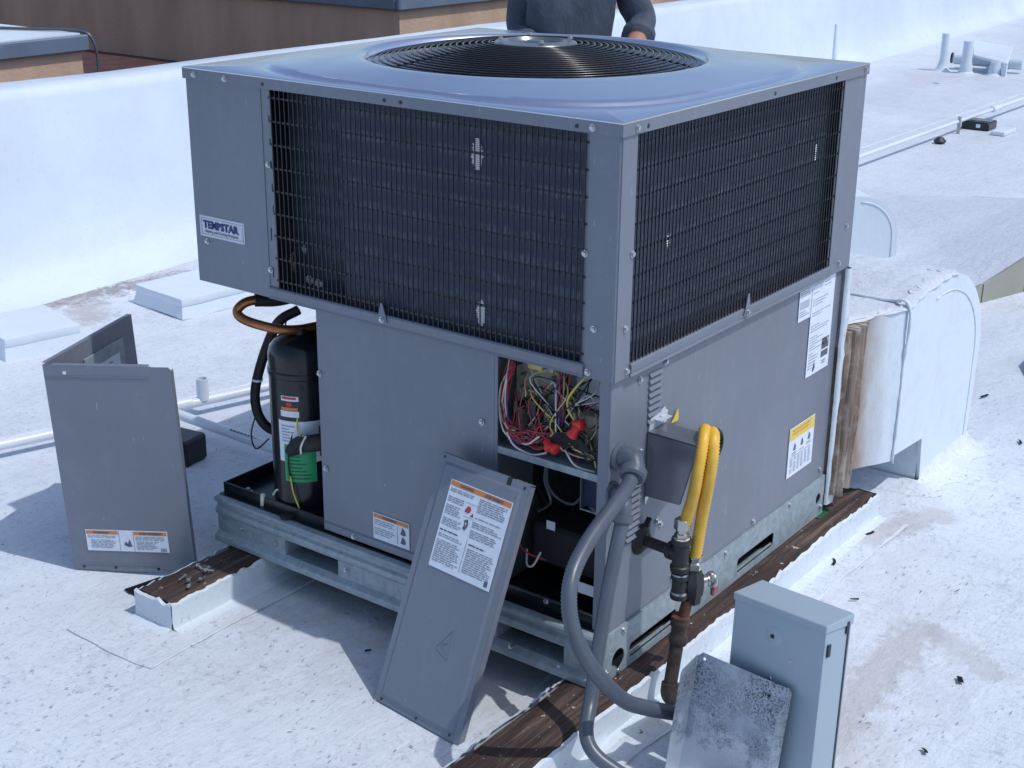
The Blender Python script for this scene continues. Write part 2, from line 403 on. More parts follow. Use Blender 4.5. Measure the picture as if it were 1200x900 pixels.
# stickers -----------------------------------------------------------
def text_mesh(txt, size, bold=0.0):
    cu = bpy.data.curves.new('txt', 'FONT'); cu.body = txt; cu.size = size; cu.offset = bold; cu.resolution_u = 2
    o = bpy.data.objects.new('txt', cu); COL.objects.link(o)
    dg = bpy.context.evaluated_depsgraph_get(); me = bpy.data.meshes.new_from_object(o.evaluated_get(dg))
    bpy.data.objects.remove(o); return me
class Sticker:
    def __init__(s, parent, o, u, v, w, h, mat='stk', name='warning_sticker', label=None):
        s.o, s.u, s.v, s.w, s.h = Vector(o), Vector(u).normalized(), Vector(v).normalized(), w, h
        s.n = s.u.cross(-s.v).normalized()
        bm = bmesh.new(); P = [s.p(0, 0, 0.0002), s.p(w, 0, 0.0002), s.p(w, h, 0.0002), s.p(0, h, 0.0002)]
        extrude_poly(bm, P, s.n * .0009)
        s.ob = link(name, bm, mat, parent)
        if label: s.ob['label'] = label
        s.q = {}
    def p(s, x, y, d): return s.o + s.u * x + s.v * y + s.n * d
    def r(s, mat, x, y, w, h, d=.0016):
        s.q.setdefault(mat, []).append([s.p(x, y, d), s.p(x, y + h, d), s.p(x + w, y + h, d), s.p(x + w, y, d)])
    def poly(s, mat, pts, d=.0018): s.q.setdefault(mat, []).append([s.p(x, y, d) for x, y in pts])
    def words(s, mat, x, y, w, h, line=.006, fill=.5, ragged=.25):
        k = int(h / line)
        for i in range(k):
            xx = x; end = x + w * (1 - random.random() * ragged)
            if random.random() < .08: continue
            while xx < end:
                ww = random.uniform(.006, .022); ww = min(ww, end - xx)
                s.r(mat, xx, y + i * line, ww, line * fill); xx += ww + random.uniform(.0015, .003)
    def text(s, mat, txt, x, y, size, maxw=None, bold=0.0):
        me = text_mesh(txt, size, bold)
        xs = [v.co.x for v in me.vertices]; sc = min(1, maxw / (max(xs) - min(xs))) if maxw else 1
        for v in me.vertices: v.co = s.p(x + v.co.x * sc, y - v.co.y, .0021)
        me.materials.append(M[mat]); return link_me('lettering', me, s.ob)
    def done(s):
        nm = {'ink': 'printed_text', 'inkl': 'small_print', 'orange': 'header_band', 'yelp': 'header_band', 'redp': 'pictogram', 'green': 'green_band', 'stk': 'panel'}
        for m, qs in s.q.items():
            bm = bmesh.new()
            for q in qs: bm.faces.new([bm.verts.new(p) for p in q])
            me = bpy.data.meshes.new(m); bm.to_mesh(me); bm.free(); me.materials.append(M[m])
            o = link_me(nm.get(m, 'printed_mark'), me, s.ob, 'stuff' if len(qs) > 1 else None)
        return s.ob

M['galv_light'] = M['galv']
M['wire_gloss'] = simple('glossy_black_wire', (.020, .021, .026), .22, .25, .2, 50)
M['boxsteel'] = simple('dark_box_steel', (.21, .23, .26), .26, .6, .1, 7, .03, 40)
M['brightzinc'] = simple('bright_zinc', (.58, .63, .70), .35, .3, .12, 60)
M['redgrip'] = simple('faded_red_grip', (.27, .09, .10), .5, 0, .3, 90)
M['rust'] = simple('rust', (.11, .05, .028), .8, .1, .5, 60, .4, 200)
M['rustiron'] = simple('rusty_black_iron', (.055, .042, .036), .7, .1, .5, 45, .4, 180)
def grit_mat():
    t = NT('dark_grit'); g = t.n('ShaderNodeNewGeometry')
    return t.set(Base_Color=t.ramp(g.outputs['Random Per Island'], [(0., (.06, .06, .065)), (.06, (.14, .14, .16)), (.2, (.28, .30, .36)), (1., (.44, .48, .57))]), Roughness=.9)
M['grit'] = grit_mat()
LEAK_L = [((.028, .366, 1.192), .030, .062, 17), ((.028, .355, .852), .026, .054, 15), ((.085, .922, .812), .035, .018, 5), ((.085, .890, .808), .03, .018, 5), ((.085, .935, .885), .012, .02, 6)]  # painted spots of light leaking through the coils
LEAK_R = [((.930, .030, 1.10), .016, .04, 9), ((.240, .030, 1.02), .014, .03, 7)]
# ------------------------------------------------------------------ the setting
bm = bmesh.new()
f = [bm.verts.new(p) for p in ((-400, -400, -4.2), (400, -400, -4.2), (400, 400, -4.2), (-400, 400, -4.2))]; bm.faces.new(f)
link('ground', bm, 'asphalt', None, kind='structure')

def parapet_base(x): return 3.62 + .053 * (x - 1)
bm = bmesh.new()
xs = [-14 + i * 1.0 for i in range(0, 42)]
ys0 = [-16, -8, -4, -2, -1, -.5, 0, .5, 1, 1.5, 2, 2.5, 3]
rows = []
for x in xs:
    col = [bm.verts.new((x, y, 0)) for y in ys0]
    for k in (0.0, .35, .7, 1.0): 
        yb = parapet_base(x); col.append(bm.verts.new((x, 3.2 + (yb - 3.2) * k, .004 * k)))
    rows.append(col)
for a, b in zip(rows, rows[1:]):
    for i in range(len(a) - 1): bm.faces.new((a[i], b[i], b[i + 1], a[i + 1]))
link('roof', bm, 'roof', None, kind='structure', smooth=True)

# parapet wall with a coved foot
bm = bmesh.new(); rows = []
for x in xs:
    yb = parapet_base(x); yt = yb + .22; zt = .845 - .0135 * (x - 1.2); w = .012 * noise.noise((x * .7, 0, 0))
    prof = [(yb - .10, .001), (yb - .02, .012), (yb + .06, .05), (yb + .115, .13), (yb + .15, .26), (yb + .18, .45), (yt, zt - .05 + w), (yt + .012, zt - .012 + w), (yt + .035, zt + w), (yt + .20, zt + .004 + w), (yt + .22, zt - .02), (yt + .22, -4.1)]
    rows.append([bm.verts.new((x, p[0], p[1])) for p in prof])
for a, b in zip(rows, rows[1:]):
    for i in range(len(a) - 1): bm.faces.new((a[i], b[i], b[i + 1], a[i + 1]))
tag(link('parapet_wall', bm, 'wall_white', None, angle=50), 'long white coated parapet wall along the far edge of the roof', 'wall')
# membrane seams lying on the roof
def strip(name, mat, a, b, w, z0=.0, h=.004, parent=None):
    a, b = Vector(a), Vector(b); d = (b - a); n = Vector((-d.y, d.x, 0)).normalized() * w / 2
    bm = bmesh.new(); N = max(2, int(d.length / .08)); L = []
    for i in range(N + 1):
        p = a + d * i / N; j = noise.noise(p * 9) * .006; k = noise.noise(p * 7 + Vector((5, 0, 0))) * .006
        L.append([bm.verts.new(q) for q in (p + n * 1.12 + Vector((0, 0, z0)) + Vector((j, j, 0)), p + n + Vector((j, j, z0 + h)), p - n + Vector((k, k, z0 + h)), p - n * 1.12 + Vector((k, k, z0)))])
    for p, q in zip(L, L[1:]):
        for i in range(3): bm.faces.new((p[i], q[i], q[i + 1], p[i + 1]))
    return link(name, bm, mat, parent, kind='structure' if parent is None else None)
for a, b, w in [((-2.0, 3.08, 0), (3.6, 1.46, 0), .10), ((2.2, 2.42, 0), (14, 2.25, 0), .09), ((10.0, 3.05, 0), (17, 2.75, 0), .05)]:
    strip('roof_seam', 'roof', a, b, w)

# neighbouring buildings beyond the parapet
bw = thing('neighbour_building', 'large brown stucco building with blue grey metal coping behind the parapet wall', 'building', (6.27, 6.0, 0))
bm = bmesh.new(); extrude_poly(bm, [(6.27, 6.0, -4.1), (6.27, 40, -4.1), (60, 40, -4.1), (60, 6.0, -4.1)], (0, 0, 4.80)); link('wall', bm, 'stucco', bw)
bm = bmesh.new()
box(bm, 6.22, 60, 5.95, 5.998, .692, .795, .012); box(bm, 6.22, 6.268, 6.0, 40, .692, .795, .012)
link('coping', bm, 'coping', bw)
BX('roof_deck', 'white', bw, 6.27, 60, 6.0, 40, .703, .76)
lb = thing('low_building', 'low brown building with white roof and blue grey edge at upper left', 'building', (3.3, 6.05, 0))
BX('wall', 'stucco', lb, -14, 3.31, 6.03, 12, -4.1, .655)
bm = bmesh.new(); box(bm, -14.03, 3.345, 5.99, 6.028, .655, .752, .008); box(bm, 3.312, 3.345, 6.03, 12, .655, .752, .008); link('coping', bm, 'coping', lb)
BX('roof_deck', 'white', lb, -14, 3.31, 6.03, 12, .657, .76)
bm = bmesh.new(); 
f = [bm.verts.new(p) for p in ((-14, 4.4, .09), (6.27, 4.4, .09), (6.27, 40, .09), (-14, 40, .09))]; bm.faces.new(f)
link('lower_roof', bm, 'brownroof', None, kind='structure')
cb = thing('roof_cable', 'thin grey cable with a small junction can lying on the low building roof edge', 'cable', (3.0, 6.3, .77))
TB('cable', 'pvc_grey', cb, [(2.2, 7.0, .775), (2.7, 6.9, .775), (3.0, 6.7, .772), (3.2, 6.35, .772), (3.33, 6.05, .77), (3.37, 5.98, .70), (3.385, 5.98, .55), (3.36, 5.98, .40), (3.34, 5.985, .2)], .010, 6)
LT('junction_can', 'steel', cb, [(.05, 0), (.055, .01), (.055, .07), (.05, .08)], (2.93, 6.62, .765), seg=14)
LT('conduit_stub', 'steel', cb, [(.022, 0), (.022, .55)], (2.9, 6.65, .79), (-1, .25, 0), 8)

# white low curbs
def curb(cx, cy, wx, wy, h, rot, label):
    t = thing('roof_curb', label, 'roof curb', (cx, cy, 0), 'low white capped curbs')
    mw = Matrix.Translation((cx, cy, 0)) @ Matrix.Rotation(rot, 4, 'Z')
    bm = bmesh.new(); r = bmesh.ops.create_cube(bm, size=1)
    for v in r['verts']:
        k = 1.05 if v.co.z < 0 else .97
        v.co = Vector((v.co.x * wx * k, v.co.y * wy * k, 0.001 if v.co.z < 0 else h - .03))
    bmesh.ops.subdivide_edges(bm, edges=bm.edges[:], cuts=3, use_grid_fill=True); grid_displace(bm, .006, 6, cx)
    link('base', bm, 'white', t, smooth=False, angle=40, matrix=mw)
    bm = bmesh.new(); box(bm, -wx / 2, wx / 2, -wy / 2, wy / 2, h - .034, h, .008, 2); bmesh.ops.subdivide_edges(bm, edges=[e for e in bm.edges if e.calc_length() > .1], cuts=3, use_grid_fill=True); grid_displace(bm, .003, 7, cx)
    link('cap', bm, 'white', t, angle=40, matrix=mw)
curb(1.56, 3.08, .36, .34, .085, -.10, 'white capped roof curb half hidden behind the grey air conditioner')
curb(.80, 3.18, .30, .34, .085, -.22, 'white capped roof curb at the left edge near the folded grey panel')

# sloped roof cricket with a sheet metal face, right
t = thing('roof_cricket', 'raised white roof wedge with a bare beige metal front face at right', 'roof wedge', (3.9, .4, 0))
A = [(3.10, .615), (3.64, .43), (3.93, .34), (4.6, .13)]; hz = [.005, .085, .165, .32]
bm = bmesh.new(); F = [bm.verts.new((x, y, 0)) for x, y in A]; T = [bm.verts.new((x, y, h)) for (x, y), h in zip(A, hz)]
K = [bm.verts.new((x + 2.6 - .5 * k, y + 1.75 - .2 * k, -.01)) for k, (x, y) in enumerate(A)]
for i in range(3): bm.faces.new((T[i], T[i + 1], K[i + 1], K[i]))
bmesh.ops.subdivide_edges(bm, edges=bm.edges[:], cuts=5, use_grid_fill=True)
link('top', bm, 'roof', t, smooth=True)
bm = bmesh.new(); extrude_poly(bm, [(4.604, .13, 0), (4.604, .13, .315), (5.7, 1.2, 0)], (.004, 0, 0)); link('end_panel', bm, 'beige', t)
for i in range(3):
    a, b = Vector((*A[i], 0)), Vector((*A[i + 1], 0)); u = (b - a).normalized() * .004
    bm = bmesh.new(); extrude_poly(bm, [a + u, b - u, b - u + Vector((0, 0, hz[i + 1])), a + u + Vector((0, 0, hz[i]))], (.004, .01, 0)); link('side_panel', bm, 'beige', t)
# grey block at right edge
bm = bmesh.new(); extrude_poly(bm, [(2.80, -.02, 0), (3.1, -.02, 0), (3.1, -.02, .12), (2.92, -.02, .10)], (0, -.2, 0)); bmesh.ops.bevel(bm, geom=bm.edges[:], offset=.006, affect='EDGES')
tag(link('flashing_block', bm, 'pvc_grey', None), 'small slanted grey metal block cut by the right edge of the photo', 'block')

# conduit along the roof, right
cp = thing('roof_pipe', 'long white painted pipe running across the roof on the right', 'pipe', (8, 2.0, 0))
TB('pipe', 'white', cp, [(5.4, 2.03, .085), (7.6, 2.01, .085), (8.6, 2.0, .085), (15, 1.93, .085)], .0135, 10, sp=False)
TB('pipe_coupling', 'pvc', cp, [(8.35, 2.0, .085), (8.52, 2.0, .085)], .022, 10, sp=False)
TB('pipe_strap', 'steel', cp, [(7.66, 2.0, 0), (7.66, 2.0, .12)], .012, 6, sp=False)
bl = thing('support_block', 'black rubber support block under the white pipe at upper right', 'support block', (7.98, 1.96, 0))
BX('block', 'black', bl, 7.88, 8.06, 1.86, 2.06, 0, .06, .008); BX('strut_channel', 'steel', bl, 7.93, 8.0, 1.87, 2.05, .0605, .064)
BX('label', 'stk', bl, 7.876, 7.8795, 1.92, 1.95, .02, .045)
tag(LT('rock', 'iron', None, [(.03, 0), (.045, .02), (.02, .045)], (7.2, 1.96, 0), seg=7), 'small dark lump beside the white roof pipe', 'debris')
bx = thing('scrap_sheet', 'flat white scrap lying beside the black support block', 'scrap', (7.85, 1.76, 0)); BX('sheet', 'pvc', bx, 7.75, 8.0, 1.70, 1.80, .002, .03, .004)
# vents far right
def vent(x, y, h, r, lab):
    LTo = LT('vent_pipe', 'white', None, [(.085, .0), (.06, .02), (r * 1.25, .07), (r, .11), (r, h), (r * .8, h)], (x, y, 0), seg=16)
    tag(LTo, lab, 'vent pipe', 'white vent pipes by the parapet')
vent(10.84, 3.31, .34, .034, 'tall white vent pipe, left of the pair before the white hood')
vent(10.81, 3.08, .29, .045, 'stout white vent pipe standing at the dark end of the white hood')
vent(10.87, 2.83, .12, .045, 'shortest white vent pipe, under the right end of the white hood')
tag(LT('thin_post', 'white', None, [(.05, 0), (.03, .06), (.022, .1), (.018, .44), (.015, .445)], (9.95, 4.0, .0), seg=10), 'thin white post standing in front of the parapet wall', 'post')
HOOD = [(10.90, 3.06, .165), (10.86, 2.72, .115), (11.36, 2.85, .215), (11.20, 3.18, .262)]
hd = thing('vent_hood', 'white sheet metal hood over a horizontal flue near the parapet at upper right', 'hood', (11.3, 3.0, 0))
LT('flue', 'white', hd, [(.055, 0), (.055, .62)], (11.05, 3.28, .10), (.12, -1, -.02), 18)
LT('flue_opening', 'black', hd, [(.050, 0), (.050, .014)], (11.044, 3.295, .1), (-.12, 1, .02), 18)
bm = bmesh.new(); extrude_poly(bm, [HOOD[0], HOOD[1], HOOD[2], HOOD[3]], (.0, 0, -.03)); bmesh.ops.bevel(bm, geom=bm.edges[:], offset=.006, affect='EDGES'); link('hood_sheet', bm, 'white', hd)
for p in (HOOD[1], HOOD[2]): BX('hood_leg', 'white', hd, p[0] - .03, p[0] + .01, p[1], p[1] + .04, 0, p[2] - .02)
BX('foot', 'white', hd, 11.0, 11.3, 2.9, 2.96, .0, .06)

# PVC condensate line, left
pv = thing('condensate_pipe', 'white plastic drain pipe with a tee and open stub lying behind the compressor', 'pipe', (.6, 2.05, 0))
TB('pipe', 'pvc', pv, [(-1.6, 2.80, .045), (.56, 2.11, .045), (.70, 2.06, .05), (3.2, 1.30, .05)], .0165, 12, sp=False)
TB('branch_pipe', 'pvc', pv, [(.565, 2.07, .05), (.545, 1.60, .055), (.54, 1.42, .055)], .0165, 12, sp=False)
TB('coupling', 'pvc_grey', pv, [(.54, 1.50, .055), (.538, 1.36, .055)], .021, 12, sp=False)
TB('tee', 'pvc', pv, [(.47, 2.135, .05), (.66, 2.075, .052)], .022, 12, sp=False)
bm = bmesh.new(); lathe(bm, [(.0205, 0), (.0205, .075), (.017, .075), (.0165, .03)], 16, Matrix.Translation((.70, 2.06, .055))); link('stub', bm, 'pvc', pv, angle=40)
bm = bmesh.new()
for i in range(9):
    y = 1.76 - i * .016; z = .0712
    bm.faces.new([bm.verts.new(p) for p in ((.540, y, z - .001), (.549, y, z - .0006), (.549, y - .011, z - .0006), (.540, y - .011, z - .001))])
link('printed_text', bm, 'ink', pv, kind='stuff')
bl2 = thing('support_block', 'black rubber support block under the drain pipe beside the folded panel', 'support block', (.44, 1.83, 0))
bm = bmesh.new(); box(bm, -.07, .035, -.035, .11, 0, .085, .008); link('block', bm, 'black', bl2, matrix=Matrix.Translation((.42, 1.80, 0)) @ Matrix.Rotation(.15, 4, 'Z'))

# timber sleepers
def sleeper(label, x0, x1, y0, y1, h, skew, ragged_side):
    t = thing('timber_sleeper', label, 'sleeper', ((x0 + x1) / 2, (y0 + y1) / 2, 0), 'timber sleepers under the air conditioner')
    sh = Matrix.Identity(4); sh[1][0] = -skew
    bm = bmesh.new(); N = 60
    L = []
    for i in range(N + 1):
        x = x0 + (x1 - x0) * i / N
        ring = []
        for (y, z) in ((y0, 0), (y0, h - .006), (y0 + .006, h), (y0 + (y1 - y0) * .35, h), (y0 + (y1 - y0) * .7, h), (y1 - .006, h), (y1, h - .006), (y1, 0)):
            d = noise.noise((x * 14, y * 40, z * 30)) * .004 + noise.noise((x * 50, y * 90, z * 60)) * .002
            ring.append(bm.verts.new((x, y, z + (d if z else 0))))
        L.append(ring)
    for a, b in zip(L, L[1:]):
        for i in range(7): bm.faces.new((a[i], b[i], b[i + 1], a[i + 1]))
    bm.faces.new(list(reversed(L[0]))); bm.faces.new(L[-1])
    link('timber', bm, 'wood', t, angle=50, matrix=sh)
    # white membrane skirt turned up against the sides with a ragged edge
    def skirt(pts, out):
        bm = bmesh.new(); L = []
        P = []
        for a, b in zip(pts, pts[1:]):
            a, b = Vector((*a, 0)), Vector((*b, 0)); n = max(2, int((b - a).length / .012))
            P += [a.lerp(b, k / n) for k in range(n)]
        P.append(Vector((*pts[-1], 0)))
        for p in P:
            o = Vector((*out(p), 0)); top = h + .001 + .006 * noise.noise(p * 9) + .009 * max(-1, noise.noise(p * 47)) + .004 * noise.noise(p * 120)
            fo = .024 + .005 * noise.noise(p * 5)
            L.append([bm.verts.new(q) for q in (p + o * .008 + Vector((0, 0, top)) - o * .006, p + o * .010 + Vector((0, 0, top - .003)), p + o * (.009 + .0015 * noise.noise(p * 11)) + Vector((0, 0, .026)), p + o * (.012 + .002 * noise.noise(p * 13)) + Vector((0, 0, .008)), p + o * fo + Vector((0, 0, .0045)), p + o * (fo + .075 + .01 * noise.noise(p * 7)) + Vector((0, 0, .003)))])
        for a, b in zip(L, L[1:]):
            for i in range(5): bm.faces.new((a[i], b[i], b[i + 1], a[i + 1]))
        link('membrane_skirt', bm, 'flash', t, angle=60, matrix=sh)
    xa, xb = (x0, x1 + .0085) if ragged_side == 'right' else (x0 - .0085, x1)
    skirt([(xa, y0 - .001), (xb, y0 - .001)], lambda p: (0, -1)); skirt([(xa, y1 + .001), (xb, y1 + .001)], lambda p: (0, 1))
    if ragged_side == 'right': skirt([(x1 + .001, y0 - .0095), (x1 + .001, y1 + .0095)], lambda p: (1, 0))
    else: skirt([(x0 - .001, y0 - .0095), (x0 - .001, y1 + .0095)], lambda p: (-1, 0))
    # sheet of patch membrane laid under it
    bm = bmesh.new(); o = .17
    box(bm, x0 - .16, x1 + .18, y0 - o * .55, y1 + o * .55, .0005, .0042, .001)
    bmesh.ops.subdivide_edges(bm, edges=[e for e in bm.edges if e.calc_length() > .1], cuts=14, use_grid_fill=True)
    for v in bm.verts: v.co.x += .022 * noise.noise(v.co * 9); v.co.y += .012 * noise.noise(v.co * 7 + Vector((4, 0, 0)))
    link('patch_sheet', bm, 'roof', t, matrix=sh)
    return t
sleeper('weathered brown timber sleeper with white skirt under the right end, gas pipe side', -1.25, 1.33, -.045, .085, .071, .013, 'right')
sleeper('weathered brown timber sleeper sticking out beside the folded grey panel, screws on top', -.315, 1.33, 1.035, 1.150, .071, .0, 'left')

# ducts
def duct(name, label, x0, y0, y1, dirty):
    t = thing(name, label, 'duct', (1.6, (y0 + y1) / 2, 0), 'white coated roof ducts')
    # transition flaring out from the unit
    bm = bmesh.new(); N = 10; L = []
    for i in range(N + 1):
        k = i / N; x = 1.165 + (1.372 - 1.165) * k; yf = .018 + (y0 - .018) * k; yb = y1 - .06 * (1 - k); zt = .608 + .014 * k; zb = .165 + .002 * k
        ring = []
        for (y, z) in ((yf, zb), (yf, zb * .5 + zt * .5), (yf, zt), (yf * .6 + yb * .4, zt), (yb, zt), (yb, zb)):
            d = noise.noise((x * 8, y * 8, z * 8)) * .007; ring.append(bm.verts.new((x, y + d, z + d)))
        L.append(ring)
    for a, b in zip(L, L[1:]):
        for i in range(6): bm.faces.new((a[i], b[i], b[(i + 1) % 6], a[(i + 1) % 6]))
    bm.faces.new(L[0]); bm.faces.new(L[-1])
    link('transition', bm, 'duct', t, angle=35)
    # elbow: outline in x-z, extruded along y
    def outline(inset=0):
        o = [(1.374 + inset, .166 + inset), (1.374 + inset, .624 - inset)]
        for k in range(5): o.append((1.374 + inset + (1.62 - 1.374) * (k + 1) / 5, .624 - inset + .022 * (k + 1) / 5))
        cx, cz, rx, rz = 1.66, .33, .385 - inset, .316 - inset
        for k in range(1, 15):
            a = PI / 2 * (1 - k / 14); o.append((cx + rx * math.cos(a), cz + rz * math.sin(a)))
        o += [(2.035 - inset, .0), (1.622 + inset, .0), (1.621 + inset, .168 + inset)]
        return o
    bm = bmesh.new(); extrude_poly(bm, [(x, y0, z) for x, z in outline()], (0, y1 - y0, 0))
    es = [e for e in bm.edges if abs(e.verts[0].co.y - e.verts[1].co.y) < 1e-5 and abs(e.verts[0].co.z) + abs(e.verts[1].co.z) > .01]
    bmesh.ops.bevel(bm, geom=es, offset=.010, segments=2, affect='EDGES')
    link('elbow', bm, 'duct', t, angle=30)
    # raised sealant bead that follows the outer curve on the side face
    pts = []
    for k in range(0, 15):
        a = PI / 2 * (1.12 - k / 14 * 1.12); pts.append((1.66 + .335 * math.cos(a), y0 - .001, .33 + .268 * math.sin(a)))
    pts += [(1.995, y0 - .001, .24), (1.992, y0 - .001, .12), (1.99, y0 - .001, .02)]
    bm = bmesh.new(); tube(bm, spline(pts, 4), .004, 6, rfun=lambda i, n: .0022 + .0022 * noise.noise((i * .4, 0, 0))); link('sealant_bead', bm, 'flash', t, smooth=True)
    bm = bmesh.new(); tube(bm, spline([(1.374, y0 - .004, .16), (1.374, y0 - .006, .3), (1.374, y0 - .005, .45), (1.374, y0 - .004, .626), (1.374, y0 + .1, .632), (1.374, y1, .632)], 8), .008, 6, rfun=lambda i, n: .0045 + .005 * noise.noise((i * .7, 2, 0)) + .003 * noise.noise((i * 1.9, 5, 0))); link('seam_sealant', bm, 'duct', t, smooth=True)
    # wrinkled membrane sheet laid over the top
    bm = bmesh.new(); R = []
    for i in range(46):
        x = 1.155 + i * .0135; R.append([])
        for k in range(40):
            y = (.018 + (y0 - .018) * min(1, max(0, (x - 1.165) / .207))) + (y1 - y0) * k / 39 - (.006 + .010 * noise.noise((x * 16, 2, 0)) if k == 0 else 0)
            zt = .608 + .014 * min(1, (x - 1.165) / .207) if x < 1.374 else .6245 + .022 * min(1, (x - 1.374) / .246)
            if x > 1.66: q = min(.999, (x - 1.66) / .385); zt = .33 + .316 * math.sqrt(1 - q * q)
            w = .004 * noise.noise((x * 14, y * 9, 0)) + .003 * abs(noise.noise((x * 5 + y * 12, y * 20, 3)))
            R[-1].append(bm.verts.new((x, y, zt + .006 + w - (.010 if k == 0 else 0))))
    for a, b in zip(R, R[1:]):
        for k in range(39): bm.faces.new((a[k], b[k], b[k + 1], a[k + 1]))
    link('top_membrane', bm, 'roof', t, smooth=True)
    # lumps of sealer on the top corner
    bm = bmesh.new()
    for i in range(12):
        x = random.uniform(1.36, 1.70); y = y0 + .012 + abs(random.gauss(0, .025)); z = .632 + (.02 * (x - 1.374) / .25 if x < 1.62 else .018)
        mw = Matrix.Translation((x, y, z)) @ Matrix.Rotation(random.uniform(0, 6), 4, 'Z') @ Matrix.Diagonal((random.uniform(.012, .028), random.uniform(.005, .010), .0022, 1))
        bmesh.ops.create_icosphere(bm, subdivisions=1, radius=1, matrix=mw)
    link('sealer_lumps', bm, 'duct', t, smooth=True, kind='stuff')
    # coved flashing where the leg meets the roof
    bm = bmesh.new(); ring0 = [(1.615, y0), (2.04, y0), (2.04, y1), (1.615, y1)]
    c = Vector((1.83, (y0 + y1) / 2, 0)); L = []
    pts = []
    for a, b in zip(ring0, ring0[1:] + ring0[:1]):
        for k in range(24): pts.append(Vector((a[0] + (b[0] - a[0]) * k / 24, a[1] + (b[1] - a[1]) * k / 24, 0)))
    for p in pts:
        o = (p - c).normalized(); j = .45 * noise.noise(p * 9) + .25 * noise.noise(p * 31)
        L.append([bm.verts.new(p + o * w * (1 + j) + Vector((0, 0, z))) for w, z in ((.000, .05 if p.x > 1.64 else .02), (.010, .026 if p.x > 1.64 else .012), (.025, .013), (.05, .007), (.085, .0005))])
    for i in range(len(L)):
        a, b = L[i], L[(i + 1) % len(L)]
        for k in range(4): bm.faces.new((a[k], b[k], b[k + 1], a[k + 1]))
    link('flashing', bm, 'roof', t, smooth=True)
    return t
d1 = duct('duct_elbow', 'white coated duct elbow turning down into the roof, brown torn edge at the unit', 1.165, -.080, .42, True)
# torn brown insulation between unit and duct
for i, (xa, xb, za, zb, m, b) in enumerate([(1.140, 1.158, .13, .595, 'foam2', .006), (1.157, 1.172, .125, .60, 'foam2', .022), (1.173, 1.186, .13, .603, 'foam', .014), (1.186, 1.199, .128, .604, 'foam2', .006), (1.199, 1.213, .135, .606, 'foam', .018), (1.213, 1.226, .14, .607, 'foam2', .008), (1.227, 1.238, .15, .607, 'foam', .004)]):
    bm = bmesh.new(); N = 18; L = []
    for k in range(N + 1):
        z = za + (zb - za) * k / N; w = .006 * noise.noise((i * 7, z * 9, 0)); q = .010 * noise.noise((i * 3 + 50, z * 7, 0)); sh_ = -.018 * (1 - k / N)
        yy = -.006 - b + q - .12 * (xa - 1.14)
        L.append([bm.verts.new(p) for p in ((xa + w + sh_, yy + .05, z), (xa + w + sh_, yy, z), ((xa + xb) / 2 + w + sh_, yy - .008, z), (xb + w + sh_, yy - .002, z), (xb + w + sh_, yy + .05, z))])
    for a, c in zip(L, L[1:]):
        for j in range(4): bm.faces.new((a[j], c[j], c[j + 1], a[j + 1]))
    bm.faces.new(L[0]); bm.faces.new(L[-1])
    link('torn_strip', bm, m, d1, angle=60)
# far rounded duct
t = thing('rounded_duct', 'far white round topped duct standing behind the right corner of the unit', 'duct', (4.1, 1.3, 0))
fo = Vector((3.80, 1.205, 0)); fu = Vector((.75, -.66, 0)).normalized(); fv = Vector((.66, .75, 0)).normalized()
o = [(-.45, 0), (-.45, .325)] + [(.33 - .20 + .20 * math.sin(PI / 2 * k / 12), .125 + .20 * math.cos(PI / 2 * k / 12)) for k in range(0, 13)] + [(.332, 0)]
bm = bmesh.new(); extrude_poly(bm, [fo + fu * u + Vector((0, 0, z)) for u, z in o], fv * .5)
link('body', bm, 'white', t, angle=35)
bm = bmesh.new(); tube(bm, [fo + fu * (.13 + .172 * math.sin(PI / 2 * k / 12)) + Vector((0, 0, .125 + .172 * math.cos(PI / 2 * k / 12))) for k in range(0, 13)] + [fo + fu * .302 + Vector((0, 0, .01))], .004, 6); link('seam_bead', bm, 'flash', t, smooth=True)
# ------------------------------------------------------------------ the air conditioner
UW, UD = 1.128, 1.219
ac = thing('air_conditioner', 'large grey packaged rooftop air conditioner with access panels removed, standing on timber sleepers', 'air conditioner', (.56, .61, .07))
FC = Vector((.560, .605, 0)); FR = .408
# --- lid with the raised fan collar
def sq(th, x0, x1, y0, y1):
    c, s = math.cos(th), math.sin(th); t = []
    if c > 1e-9: t.append((x1 - FC.x) / c)
    if c < -1e-9: t.append((x0 - FC.x) / c)
    if s > 1e-9: t.append((y1 - FC.y) / s)
    if s < -1e-9: t.append((y0 - FC.y) / s)
    return min(t)
def sup(th, a, b, n):
    return (abs(math.cos(th) / a) ** n + abs(math.sin(th) / b) ** n) ** (-1 / n)
ang = sorted([2 * PI * k / 144 for k in range(144)] + [math.atan2(y - FC.y, x - FC.x) % (2 * PI) for x in (-.005, UW + .005) for y in (-.005, UD + .005)])
bm = bmesh.new(); rows = []
for th in ang:
    bd = sup(th, .525, .572, 3.6); so_ = sq(th, -.005, UW + .005, -.005, UD + .005)
    pr = [(FR - .006, 1.225), (FR - .004, 1.300), (FR, 1.314), (FR + .006, 1.3235), (FR + .014, 1.3265), (FR + .024, 1.3265)]
    r0 = FR + .024
    for k in (.15, .3, .5, .7, .85, .95): 
        pr.append((r0 + (bd - r0) * k, 1.3265 - .0195 * (.85 * k + .15 * k * k)))
    pr += [(bd - .006, 1.3060), (bd, 1.3010), (bd + .003, 1.2992), (bd + .008, 1.2992), (so_ - .003, 1.3000), (so_ - .0006, 1.2990), (so_, 1.2965)]
    rows.append([bm.verts.new((FC.x + math.cos(th) * r, FC.y + math.sin(th) * r, z)) for r, z in pr])
n = len(rows)
